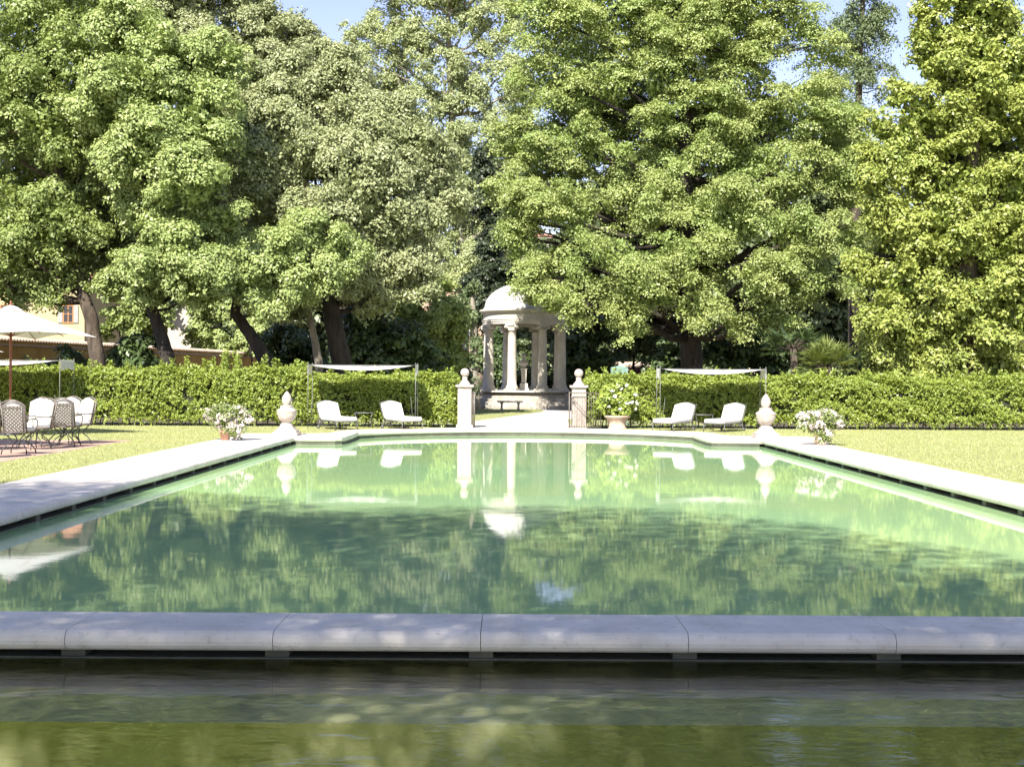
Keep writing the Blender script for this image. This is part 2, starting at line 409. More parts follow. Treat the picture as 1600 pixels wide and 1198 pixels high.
# walls under the coping, with the overflow slots
WZ = -.185
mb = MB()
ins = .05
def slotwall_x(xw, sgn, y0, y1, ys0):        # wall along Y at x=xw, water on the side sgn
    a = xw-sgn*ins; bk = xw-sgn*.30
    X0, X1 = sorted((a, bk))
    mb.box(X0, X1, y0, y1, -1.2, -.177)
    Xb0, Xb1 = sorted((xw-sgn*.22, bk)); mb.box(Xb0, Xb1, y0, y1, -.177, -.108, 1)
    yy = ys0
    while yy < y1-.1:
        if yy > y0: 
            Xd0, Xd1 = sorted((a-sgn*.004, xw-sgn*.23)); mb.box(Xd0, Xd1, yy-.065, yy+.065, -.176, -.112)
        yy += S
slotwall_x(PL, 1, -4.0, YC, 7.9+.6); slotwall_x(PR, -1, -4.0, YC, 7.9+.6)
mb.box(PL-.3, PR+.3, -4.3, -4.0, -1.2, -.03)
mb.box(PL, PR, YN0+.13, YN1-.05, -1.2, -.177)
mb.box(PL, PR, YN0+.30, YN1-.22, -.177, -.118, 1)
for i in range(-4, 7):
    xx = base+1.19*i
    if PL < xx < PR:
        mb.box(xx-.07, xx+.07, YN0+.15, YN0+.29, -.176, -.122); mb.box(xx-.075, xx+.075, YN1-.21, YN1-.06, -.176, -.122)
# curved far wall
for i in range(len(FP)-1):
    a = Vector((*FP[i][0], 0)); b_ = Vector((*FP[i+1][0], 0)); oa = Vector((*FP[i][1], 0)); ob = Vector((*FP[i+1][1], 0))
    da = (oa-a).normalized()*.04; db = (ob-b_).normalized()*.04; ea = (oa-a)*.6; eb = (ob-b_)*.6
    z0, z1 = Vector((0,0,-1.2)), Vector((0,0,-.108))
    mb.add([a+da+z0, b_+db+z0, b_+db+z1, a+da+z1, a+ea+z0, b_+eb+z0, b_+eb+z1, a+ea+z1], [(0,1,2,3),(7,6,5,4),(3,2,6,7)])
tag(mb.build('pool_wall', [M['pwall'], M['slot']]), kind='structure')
flat('pool_water', M['poolwater'], [rect(PL-.1, PR+.1, YN1-.1, YC+.1), [(-4.3,YC+.1),(5.2,YC+.1),(5.2,34.7),(4.2,36.2),(.45,37.3),(-3.2,36.2),(-4.2,34.7)]], WZ)
flat('basin_water', M['basinwater'], [rect(PL-.1, PR+.1, -4.05, YN0+.16)], WZ)
flat('basin_floor', M['basinfloor'], [rect(PL-.1, PR+.1, -4.05, YN0+.16)], -.66)
mb = MB(); mb.box(PL, PR, 6.68, YN0+.128, -.9, -.35); tag(mb.build('basin_ledge', M['ledge']), kind='structure')

# ------------------------------------------------------------------ leaf meshes
NR = np.random.default_rng(11)
def norm(a): return a/np.maximum(np.linalg.norm(a, axis=1, keepdims=True), 1e-9)
def rdir(n): return norm(NR.normal(size=(n, 3)))

def leaf_mesh(name, C, Nn, size, tint, mat, parent=None, aspect=.55, mi=None, a_dir=None):
    n = len(C); Nn = norm(Nn)
    a = a_dir if a_dir is not None else rdir(n)
    a = norm(a - Nn*np.sum(a*Nn, axis=1, keepdims=True)); b = np.cross(Nn, a)
    s = size.reshape(-1, 1) if hasattr(size, 'reshape') else np.full((n, 1), size)
    V = np.empty((n, 4, 3), np.float32)
    bend = Nn*s*.18
    V[:, 0] = C-a*s; V[:, 1] = C+b*s*aspect-a*s*.1+bend; V[:, 2] = C+a*s; V[:, 3] = C-b*s*aspect-a*s*.1+bend
    me = bpy.data.meshes.new(name)
    me.vertices.add(n*4); me.vertices.foreach_set("co", V.reshape(-1))
    me.loops.add(n*4); me.loops.foreach_set("vertex_index", np.arange(n*4, dtype=np.int32))
    me.polygons.add(n); me.polygons.foreach_set("loop_start", np.arange(0, n*4, 4, dtype=np.int32))
    try: me.polygons.foreach_set("loop_total", np.full(n, 4, np.int32))
    except Exception: pass
    for mm in (mat if isinstance(mat, (list, tuple)) else [mat]): me.materials.append(mm)
    if mi is not None: me.polygons.foreach_set("material_index", mi.astype(np.int32))
    at_ = me.attributes.new("tint", 'FLOAT', 'FACE'); at_.data.foreach_set("value", np.clip(tint, 0, 1).astype(np.float32))
    me.update(calc_edges=True)
    o = bpy.data.objects.new(name, me); col.objects.link(o)
    if parent: o.parent = parent
    return o

def crown_pts(lobes, n_leaf, leaf, clump=.34, flat_=.7, per=30, sub=24, subr=.29, up=.55, spread=.6, hang=0.0, fill=.20, cull=.70, back=.45, under=.35, jit=.75, pad=.8, gapt=.16):
    """lobes: (c(3), r(3)); returns centres, normals, sizes, tints"""
    Cs, Rs = [], []
    for c, r in lobes:
        c = np.array(c); r = np.array(r)
        d = rdir(sub); rad = NR.uniform(.62, 1.04, (sub, 1))
        Cs.append(c+d*r*rad); Rs.append(np.full(sub, subr*r.mean())*NR.uniform(.65, 1.35, sub))
    Cs = np.vstack(Cs); Rs = np.concatenate(Rs)
    nc = int(n_leaf/per*3.6)
    idx = NR.choice(len(Cs), nc, p=Rs**2/np.sum(Rs**2))
    d = rdir(nc)
    P = Cs[idx]+d*Rs[idx, None]*np.array([1, 1, pad])*NR.uniform(.8, 1.15, (nc, 1))
    P = P+np.c_[np.sin(P[:,2]*1.7+P[:,1])+.6*np.sin(P[:,2]*3.9), np.sin(P[:,0]*1.5+2)+.6*np.sin(P[:,0]*4.1), np.sin(P[:,0]*1.9+P[:,1]*1.3)+.6*np.sin(P[:,0]*4.7)]*NR.uniform(.0, .32, (nc, 1))*min(1.0, float(np.mean([q[1][0] for q in lobes]))/1.3)**2
    keep = np.ones(nc, bool)
    keep &= ~((d[:, 2] < -.25) & (NR.random(nc) > under))
    gc = np.mean([np.array(c) for c, r in lobes], axis=0)
    LC = np.array([c for c, r in lobes]); LR = np.array([r for c, r in lobes])
    for c, r in zip(LC, LR):
        q = (P-c)/r; keep &= (np.sum(q*q, axis=1) > cull**2)
    keep &= ~((d[:, 1] > .35) & (NR.random(nc) > back))
    P = P[keep]; d = d[keep]; nc = len(P)
    want = int(n_leaf/per)
    gap = np.sin(P[:, 0]*1.9+1.3*np.sin(P[:, 2]*1.1))*np.sin(P[:, 2]*2.3+P[:, 0]*.7+np.sin(P[:, 1]))
    gap = gap+.7*np.sin(P[:, 0]*4.3+2*np.sin(P[:, 2]*2.9))*np.sin(P[:, 2]*5.1+P[:, 1]*3)
    sel = (gap+NR.random(nc)*.75 > gapt) | (nc < 400); P = P[sel]; d = d[sel]; nc = len(P)
    if nc > want: P = P[:want]; d = d[:want]; nc = want
    ct = NR.random(nc)
    nd = norm(d*(1-up)+np.array([0, -.12, up]))
    # leaves sit on small domed tufts
    csz = clump*NR.uniform(.6, 1.35, (nc, 1, 1))
    dv = NR.normal(size=(nc, per, 3)); dv /= np.linalg.norm(dv, axis=2, keepdims=True)
    dot = np.sum(dv*nd[:, None, :], axis=2, keepdims=True)
    dv = np.where(dot < -.15, dv-2*dot*nd[:, None, :], dv)
    off = dv*csz*NR.uniform(.45, 1.1, (nc, per, 1))
    off -= nd[:, None, :]*np.sum(off*nd[:, None, :], axis=2, keepdims=True)*(1-flat_)
    rr = np.linalg.norm(off[:, :, :2], axis=2)
    off[:, :, 2] -= rr*hang
    C = (P[:, None, :]+off).reshape(-1, 3)
    Nn = norm((dv*.75+nd[:, None, :]*.6).reshape(-1, 3)+NR.normal(size=(nc*per, 3))*spread*.62)
    tint = np.clip(np.repeat(ct, per)*.6+NR.random(nc*per)*.5-.05, 0, 1)
    size = leaf*NR.uniform(1-.4*jit, 1+.5*jit, nc*per)
    nf = int(n_leaf*fill)
    li = NR.choice(len(LC), nf, p=LR.prod(axis=1)**.7/np.sum(LR.prod(axis=1)**.7))
    Cf = LC[li]+rdir(nf)*LR[li]*(NR.random((nf, 1))**(1/3))*.66
    C = np.vstack([C, Cf]); Nn = np.vstack([Nn, rdir(nf)]); size = np.concatenate([size, np.full(nf, leaf*2.0)]); tint = np.concatenate([tint, NR.random(nf)*.4])
    ok = C[:, 2] > .05
    return C[ok], Nn[ok], size[ok], tint[ok]

def lobes_px(D, L, yr=.95, zr=.9, xr=1.0):
    out = []
    for l in L:
        px, py, r = l[:3]; dd = l[3] if len(l) > 3 else 0
        p = at(px, py, D+dd); rr = r/F*(D+dd)
        out.append(((p.x, p.y, p.z), (rr*xr, rr*yr, rr*zr)))
    return out

def tree(name, D, lobes, trunk, rad, n_leaf, leaf, lmat, bmat, label, cat='tree', group=None, limbs=True, limb_r=.35, zr=.9, xr=1.0, yr=.95, limb_from=.45, rough=1, **kw):
    base = at(trunk[0][0], trunk[0][1], D+(trunk[0][2] if len(trunk[0]) > 2 else 0)); base.z = GZ-.1
    root = empty(name, base, label, cat, group)
    pts = [base]+[at(t[0], t[1], D+(t[2] if len(t) > 2 else 0)) for t in trunk[1:]]
    # smooth and roughen
    fine = []
    for i in range(len(pts)-1):
        for k in range(5):
            t = k/5; p = pts[i].lerp(pts[i+1], t)
            fine.append(p+Vector((random.uniform(-1,1), random.uniform(-1,1), 0))*rad*.07*(0 if i == 0 and k == 0 else 1))
    fine.append(pts[-1])
    n = len(fine); rs = [rad*(1.0-.62*i/(n-1))*(1.45 if i == 0 else (1.15 if i == 1 else 1)) for i in range(n)]
    rel = lambda p: Vector(p)-base
    mb = MB(); mb.tube([rel(p) for p in fine], rs, 12)
    L0_ = list(lobes); main = lobes_px(D, lobes, zr=zr, xr=xr, yr=yr)
    if rough > 0:
        for l in L0_:
            if l[2] < 26: continue
            for q in range(4):
                a_ = random.uniform(0, 2*math.pi); rr_ = random.uniform(.65, 1.05)*l[2]
                lobes = list(lobes)+[(l[0]+math.cos(a_)*rr_, l[1]+math.sin(a_)*rr_*.85, l[2]*random.uniform(.25,.5), (l[3] if len(l) > 3 else 0)+random.uniform(-1.5,.8))]
    LB = lobes_px(D, lobes, zr=zr, xr=xr, yr=yr)
    if limbs:
        for c, r in main:
            c = Vector(c); k = min(n-1, max(int(n*limb_from), min(range(n), key=lambda q: abs(fine[q].z-(c.z-r[2]*1.1)))))
            s_ = fine[k]; d = c-s_
            if d.length < .8: continue
            m1 = s_+d*.35+Vector((0,0,-.06*d.length))+Vector((random.uniform(-.06,.06),random.uniform(-.06,.06),0))*d.length
            m2 = s_+d*.7+Vector((random.uniform(-.05,.05),random.uniform(-.05,.05),.02))*d.length
            r0 = min(rs[k]*.8, max(.04, rs[k]*limb_r*min(1.6, d.length/4+.5)))
            mb.tube([rel(s_), rel(m1), rel(m2), rel(c+Vector((0,0,r[2]*.3)))], [r0, r0*.75, r0*.5, r0*.15], 7)
            for q in range(3):
                e = c+Vector([random.uniform(-.8,.8)*r[0], random.uniform(-.9,.3)*r[1], random.uniform(-.3,.8)*r[2]])
                mb.tube([rel(m2), rel(m2.lerp(e,.5)+Vector((0,0,.1))), rel(e)], [r0*.35, r0*.22, r0*.06], 5)
    mb.build('trunk', bmat, root)
    C, Nn, sz, ti = crown_pts(LB, n_leaf, leaf, **kw)
    C = C-np.array(base)
    leaf_mesh('crown', C, Nn, sz, ti, lmat, root)
    return root

random.seed(5)
FAR = 'trees rising beyond the hedge'
tree('oak_tree', 47, [(40,50,90,1),(140,100,80,0),(-60,190,100,1),(70,200,62,-1),(10,330,75,0),(95,345,62,-1),(80,425,48,0),(-10,420,60,1),(160,210,55,0),(-40,-90,120,2),(100,-50,110,2),(0,130,60,-1),(30,395,45,-1),(60,270,90,5),(160,330,80,6),(40,452,26,0),(-15,455,30,0),(85,462,16,-.5),(185,430,34,2),(120,430,30,1),(20,180,90,5),(130,230,90,5),(190,400,60,6),(60,400,60,4)],
     [(152,600),(152,560),(143,500),(128,452),(110,350,.5),(85,240,1),(70,60,1)], .31, 240000, .060, M['oak'], M['bark'],
     'large green oak at the far left, its thick curved trunk behind the white parasol', group=FAR)
tree('oak_tree', 45, [(250,120,72,0),(305,190,70,0),(225,235,62,-1),(300,285,55,-1.5),(225,325,42,0),(275,395,60,-1),(225,425,45,-1),(320,430,40,-1.5),(180,450,26,.5),(215,465,22,-1),(310,462,24,-.5),(350,340,32,0),(180,170,50,0),(330,110,55,1),(200,60,60,1),(290,445,32,-1.2),(270,330,70,5),(330,250,70,6),(340,380,50,6),(180,280,50,4)],
     [(268,600),(263,560),(250,520),(236,478),(215,400),(225,300,1),(250,120,1)], .28, 230000, .060, M['oakb'], M['barkdark'],
     'bright green oak with low boughs and a dark leaning trunk, second from the left', group=FAR)
tree('oak_tree', 46, [(400,428,48,-1),(448,405,45,-1),(362,425,34,-.5),(480,440,34,0),(420,465,32,-1),(525,395,38,0),(370,385,30,0),(470,375,38,.5)],
     [(428,600),(414,562),(395,528),(368,490),(372,450),(420,400,.5)], .30, 110000, .058, M['oakb'], M['barkdark'],
     'low spreading oak whose black trunk leans left and forks, beside the left sun canopy', group=FAR)
tree('holm_oak', 49, [(445,150,62,2),(515,135,58,2),(475,235,80,0),(575,205,68,1),(415,315,55,0),(555,305,78,-1),(635,255,58,1),(615,375,62,0),(678,320,42,1),(560,405,52,0),(650,440,38,0),(425,225,55,1),(690,250,26,2),(500,340,50,-1),(590,470,34,0)],
     [(545,600),(532,560),(520,500),(508,440),(510,340,.5),(520,200,1)], .45, 260000, .062, M['holm'], M['barkdark'],
     'broad grey-green holm oak with a dark trunk, filling the middle left', group=FAR, clump=.36, spread=.9)
tree('holm_oak', 51, [(455,480,28,0),(500,455,32,0),(440,440,30,1),(490,420,30,1)],
     [(500,600),(498,565),(490,520),(476,465),(470,420)], .20, 20000, .06, M['holm'], M['barkpale'],
     'slender tree with a pale sunlit trunk just left of the dark holm oak trunk', group=FAR)
tree('holm_oak', 62, [(200,-20,85,0),(290,10,72,0),(350,85,75,0),(425,78,48,0),(462,70,36,0),(430,38,32,0),(475,42,24,0),(503,85,22,0),(385,5,40,0),(490,105,38,0),(400,40,38,0),(250,70,70,0),(390,150,60,0)],
     [(540,600),(525,400),(440,220),(360,60)], .45, 150000, .068, M['holm'], M['bark'],
     'tall grey-green tree whose top rises behind the two oaks at upper left', group=FAR, clump=.38, spread=.9)
tree('poplar_tree', 88, [(555,50,15),(562,105,18),(580,110,22),(598,50,26),(600,160,34),(640,20,30),(645,110,36),(655,190,38),(690,30,32),(692,120,36),(700,210,38),(735,20,30),(738,110,36),(742,200,34),(780,40,30),(785,130,32),(780,215,30),(700,290,36),(735,290,26),(690,360,34),(715,390,28),(810,60,24),(810,150,24),(770,300,24),(790,260,26),(755,340,16),(670,330,30),(660,400,26),(805,220,20),(675,435,24,-4),(712,425,20,-4),(740,405,14,-4),(800,330,26),(790,380,24),(620,-40,40),(700,-50,50),(780,-40,45),(660,260,34)],
     [(726,600),(724,480),(720,400),(712,300),(705,180),(700,20)], .42, 200000, .085, M['poplar'], M['barkpale'],
     'tall pale green poplar with many upright limbs, standing far behind the round temple', group=FAR, zr=1.5, fill=.03, clump=.5, under=.6, spread=1.0, limb_r=.45, limb_from=.3, sub=14)
tree('spruce_tree', 76, [(762,430,20),(764,390,14),(758,455,24),(775,420,16),(762,340,9),(763,300,12),(762,275,15),(757,245,13),(768,225,11),(748,320,16),(776,330,14),(764,320,12),(762,370,16),(768,405,18),(758,440,18),(745,445,18),(768,470,24)],
     [(765,600),(764,500),(762,400),(763,300),(763,290)], .26, 30000, .09, M['spruce'], M['barkdark'],
     'thin dark spruce with a straight black trunk just above the temple dome', group=FAR, hang=.3)
H = [(860,40,66),(950,15,72),(1060,15,75),(1160,20,72),(1240,35,56),(1285,80,42),(850,140,60),(945,130,60),(1050,110,56),(1165,130,66),(1250,165,58),(1315,190,42),(835,225,50),(925,235,54),(1000,260,45,1),(1150,240,52),(1230,270,55,-1),(1315,275,48),(825,320,42,-2),(895,325,55,-3),(1015,330,50,-3),(960,400,50,-4),(1060,400,48,-4),(1150,345,58,-3),(1245,365,54,-3),(1330,365,40,-1),(870,410,44,-3),(835,448,28,-2),(1000,468,42,-4),(1090,475,42,-4),(1190,430,50,-4),(1270,445,40,-3),(1330,440,32,-2),(1150,505,26,-3),(925,462,34,-3),(1010,-70,90),(1150,-70,80),(900,-50,70),(862,468,20,-3),(1120,180,40,1),(800,220,38,0),(798,290,36,-1),(815,380,34,-2),(808,352,26,-1),(830,345,24,1),(800,330,20,2),(1070,320,46,3),(1060,230,40,3),(900,180,60,4),(1200,210,60,4),(980,320,60,4),(1180,300,60,4),(870,300,50,3),(1280,380,50,3),(1100,30,80,5),(930,80,60,5),(1080,430,50,0),(1210,500,30,-3),(985,505,26,-3),(838,455,24,-3.5),(846,468,20,-4.5),(866,474,20,-4.5),(888,478,22,-4.5),(828,446,14,-4),(862,478,22,-4),(880,455,26,-4),(820,440,14,-3),(900,490,22,-4),(1320,230,44,3),(1350,300,40,2),(1290,150,44,4),(1035,120,45,-1),(1100,150,40,-1),(1030,190,34,-1),(1110,240,36,-1),(1045,285,34,-2),(1100,330,40,-2),(1060,60,50,-1),(1165,90,40,0),(1000,60,40,0),(1180,190,36,0),(1085,30,45,-1),(1000,210,80,5),(1060,300,80,6),(1130,220,60,6),(1300,250,60,6),(850,270,50,4),(1080,360,60,5),(960,150,60,6)]
tree('linden_tree', 60, H, [(1083,600),(1080,560),(1077,480),(1070,380),(1070,280),(1072,190),(1060,60),(1060,-60)], .56, 620000, .056, M['linden'], M['barkdark'],
     'huge yellow-green linden with layered drooping boughs, overhanging the temple dome on its left', group=FAR,
     zr=.85, xr=1.1, clump=.50, flat_=.35, up=.68, spread=.7, hang=.45, per=36, sub=26, subr=.27, pad=.5, gapt=.30, under=.2, limb_r=.28, limb_from=.2, fill=.16, cull=.55)
tree('magnolia_tree', 46, [(1530,25,60),(1465,60,32),(1468,105,44),(1590,110,60),(1440,180,50),(1436,55,20,0),(1442,20,18,0),(1402,155,24,0),(1375,200,24,0),(1530,190,60),(1400,250,45),(1500,290,62),(1590,290,62),(1395,340,42),(1465,385,62),(1560,390,68),(1405,440,50),(1365,490,30),(1500,490,62),(1590,490,65),(1430,530,46),(1378,550,34),(1560,570,48),(1480,575,42),(1650,200,75),(1660,400,80),(1660,560,70),(1370,300,26),(1420,590,34),(1530,-60,70),(1350,420,26,1),(1520,110,50,0),(1500,240,60,3),(1420,420,60,3),(1560,480,60,3),(1530,340,60,3),(1440,270,50,3),(1560,250,60,3)],
     [(1520,600),(1520,540),(1515,400),(1520,250),(1525,100),(1525,-20)], .34, 240000, .068, M['magnolia'], M['bark'],
     'glossy bright green magnolia with large leaves filling the right edge', group=FAR, clump=.34, per=22, spread=.8, under=.25, sub=26, subr=.27)
tree('larch_tree', 74, [(1386,60,12),(1382,110,14),(1352,15,26),(1372,25,20),(1350,75,24),(1366,90,14),(1335,45,30),(1340,120,22),(1355,-40,30),(1340,160,18),(1378,140,10),(1330,190,20)],
     [(1335,600),(1335,400),(1340,200),(1345,60),(1350,-60)], .30, 22000, .075, M['larch'], M['bark'],
     'feathery pale larch against the sky between the linden and the magnolia', group=FAR, hang=1.3, clump=.45, spread=1.2, fill=.0, flat_=.8, under=.9, per=24)
tree('young_tree', 57, [(675,455,28),(650,495,28),(698,500,30),(658,535,30),(702,545,30),(680,580,34),(640,470,18)],
     [(645,600),(643,540),(642,490),(645,450)], .06, 40000, .07, M['young'], M['bark'],
     'small yellow-green tree left of the temple, in front of the dark laurels', 'tree', limbs=True)
tree('cedar_tree', 63, [(722,470,16),(735,455,12),(738,490,10),(725,500,12),(712,485,12),(741,530,7),(741,560,7),(740,590,7),(742,612,8)],
     [(741,640),(741,560),(740,500),(736,450)], .26, 9000, .08, M['larch'], M['barkpale'],
     'ivy-covered pale trunk with feathery branches touching the left side of the temple', 'tree', hang=.5, rough=0)
# evergreen shrubs and shade trees under the crowns
SH = 'dark evergreens in the shade behind the hedge'
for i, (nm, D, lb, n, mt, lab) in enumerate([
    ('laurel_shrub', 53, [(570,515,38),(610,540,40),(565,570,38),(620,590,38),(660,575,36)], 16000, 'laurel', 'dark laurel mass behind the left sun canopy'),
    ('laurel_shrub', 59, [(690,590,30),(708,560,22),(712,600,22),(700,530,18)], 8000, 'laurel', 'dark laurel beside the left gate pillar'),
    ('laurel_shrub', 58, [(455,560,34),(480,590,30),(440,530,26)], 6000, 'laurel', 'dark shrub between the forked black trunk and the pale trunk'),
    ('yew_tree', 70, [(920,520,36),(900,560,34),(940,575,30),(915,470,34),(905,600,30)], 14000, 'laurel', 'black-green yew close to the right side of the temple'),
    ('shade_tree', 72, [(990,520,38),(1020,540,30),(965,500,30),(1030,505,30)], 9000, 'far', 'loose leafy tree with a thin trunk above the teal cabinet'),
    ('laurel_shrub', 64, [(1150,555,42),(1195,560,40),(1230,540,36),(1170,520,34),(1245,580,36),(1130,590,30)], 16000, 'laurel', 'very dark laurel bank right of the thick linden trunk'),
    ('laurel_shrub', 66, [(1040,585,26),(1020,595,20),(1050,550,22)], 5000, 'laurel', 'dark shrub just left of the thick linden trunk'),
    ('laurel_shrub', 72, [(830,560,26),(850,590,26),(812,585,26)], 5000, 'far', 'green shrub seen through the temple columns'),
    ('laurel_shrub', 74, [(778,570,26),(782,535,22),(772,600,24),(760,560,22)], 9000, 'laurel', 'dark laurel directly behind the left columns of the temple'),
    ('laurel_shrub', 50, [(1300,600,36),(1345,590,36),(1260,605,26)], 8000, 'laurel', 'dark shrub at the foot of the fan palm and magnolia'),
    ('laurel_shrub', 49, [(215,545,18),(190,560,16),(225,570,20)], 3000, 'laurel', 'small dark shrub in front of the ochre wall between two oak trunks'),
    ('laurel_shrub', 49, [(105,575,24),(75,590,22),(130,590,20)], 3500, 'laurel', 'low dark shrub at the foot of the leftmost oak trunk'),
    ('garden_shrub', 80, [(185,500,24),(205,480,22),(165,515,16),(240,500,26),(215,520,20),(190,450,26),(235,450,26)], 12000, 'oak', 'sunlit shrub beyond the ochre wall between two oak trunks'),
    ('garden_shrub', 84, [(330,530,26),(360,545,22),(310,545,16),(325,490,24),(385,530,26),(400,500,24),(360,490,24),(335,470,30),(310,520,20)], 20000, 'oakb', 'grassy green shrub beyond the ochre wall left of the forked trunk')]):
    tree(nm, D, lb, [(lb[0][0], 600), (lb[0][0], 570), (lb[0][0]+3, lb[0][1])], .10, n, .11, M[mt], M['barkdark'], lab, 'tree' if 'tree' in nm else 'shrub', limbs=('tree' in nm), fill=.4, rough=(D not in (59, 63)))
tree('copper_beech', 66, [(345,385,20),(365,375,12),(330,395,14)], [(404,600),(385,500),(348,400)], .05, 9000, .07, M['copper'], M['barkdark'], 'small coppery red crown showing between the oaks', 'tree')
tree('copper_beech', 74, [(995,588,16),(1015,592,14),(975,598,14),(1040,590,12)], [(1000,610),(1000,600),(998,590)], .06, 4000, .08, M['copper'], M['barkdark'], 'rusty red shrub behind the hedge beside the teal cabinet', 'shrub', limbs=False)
# far wood behind everything
FW = 'far trees closing the garden'
far_spec = [(-40,300,130,112,'far left behind the leftmost oak'),(110,340,110,108,'behind the two left oaks'),(250,330,110,112,'behind the bright green oak'),(400,330,110,108,'behind the low forked oak'),(545,360,100,112,'behind the holm oak'),
            (640,420,60,118,'left of the poplar trunk'),(860,420,60,112,'behind the temple dome'),(960,330,120,108,'behind the left half of the linden'),(1100,320,120,112,'behind the linden trunk'),(1240,340,110,108,'behind the right half of the linden'),(1370,400,100,112,'behind the fan palm'),(1500,360,110,108,'behind the magnolia'),(1640,340,110,112,'beyond the right edge of the magnolia'),(1330,260,70,100,'right of the linden, under the larch'),(175,250,120,104,'behind the upper gap between the two left oaks'),(790,430,50,100,'just left of the temple dome'),(765,290,55,100,'between the poplar and the linden')]
for i, (px, py, r, D, wh) in enumerate(far_spec):
    lb = [(px, py, r*.55), (px-r*.5, py+r*.5, r*.5), (px+r*.5, py+r*.45, r*.5), (px-r*.3, py+r*1.1, r*.5), (px+r*.35, py+r*1.1, r*.5), (px, py+r*.7, r*.5), (px-r*.3, py+r*1.6, r*.5), (px+r*.3, py+r*1.6, r*.5), (px, py+r*2.1, r*.5)]
    tree('far_tree', D, lb, [(px, 600), (px, 560), (px, py+r)], .4, 15000, .27, M['far'], M['barkdark'], 'dark far tree '+wh, 'tree', FW, limbs=False, fill=.35, clump=1.0)

# shade trees behind the viewer: their shadow lies over the near end of the pool
SB = 'trees behind the viewpoint'
for i, (X, Y, Ht, rr, lab) in enumerate([(-10.5,0.2,18.0,4.6,'dense tree left behind the viewpoint that shades the left coping'), (-4.6,-1.8,18.0,5.0,'tall dense tree behind the viewpoint that shades the near coping'), (0.8,-5.2,16.5,4.4,'dense tree right behind the viewpoint that shades the near water')]):
    root = empty('shade_oak', (X, Y, GZ-.1), lab, 'tree', SB)
    mb = MB(); mb.tube([(0,0,0),(.1,0,4),(0,.2,Ht-rr)], [.4,.3,.15], 10); mb.build('trunk', M['bark'], root)
    lobes = [((0,0,Ht-rr*.75),(rr*.9,rr*.8,rr*.75))]+[((math.cos(a)*rr*.55, math.sin(a)*rr*.5, Ht-rr*z_),(rr*.6,rr*.55,rr*.5)) for a, z_ in ((0,1.0),(1.3,1.1),(2.4,.95),(3.6,1.15),(5,1.0),(0.6,1.6),(2.8,1.7),(4.4,1.6))]
    ns_ = 78000; lc = np.array([q[0] for q in lobes]); lr = np.array([q[1] for q in lobes])
    li = NR.choice(len(lc), ns_, p=lr.prod(axis=1)/lr.prod(axis=1).sum())
    C = lc[li]+rdir(ns_)*lr[li]*NR.random((ns_, 1))**(1/3); Nn = rdir(ns_); sz = .064*NR.uniform(.7, 1.3, ns_); ti = NR.random(ns_)
    leaf_mesh('crown', C, Nn, sz, ti, M['young'], root)

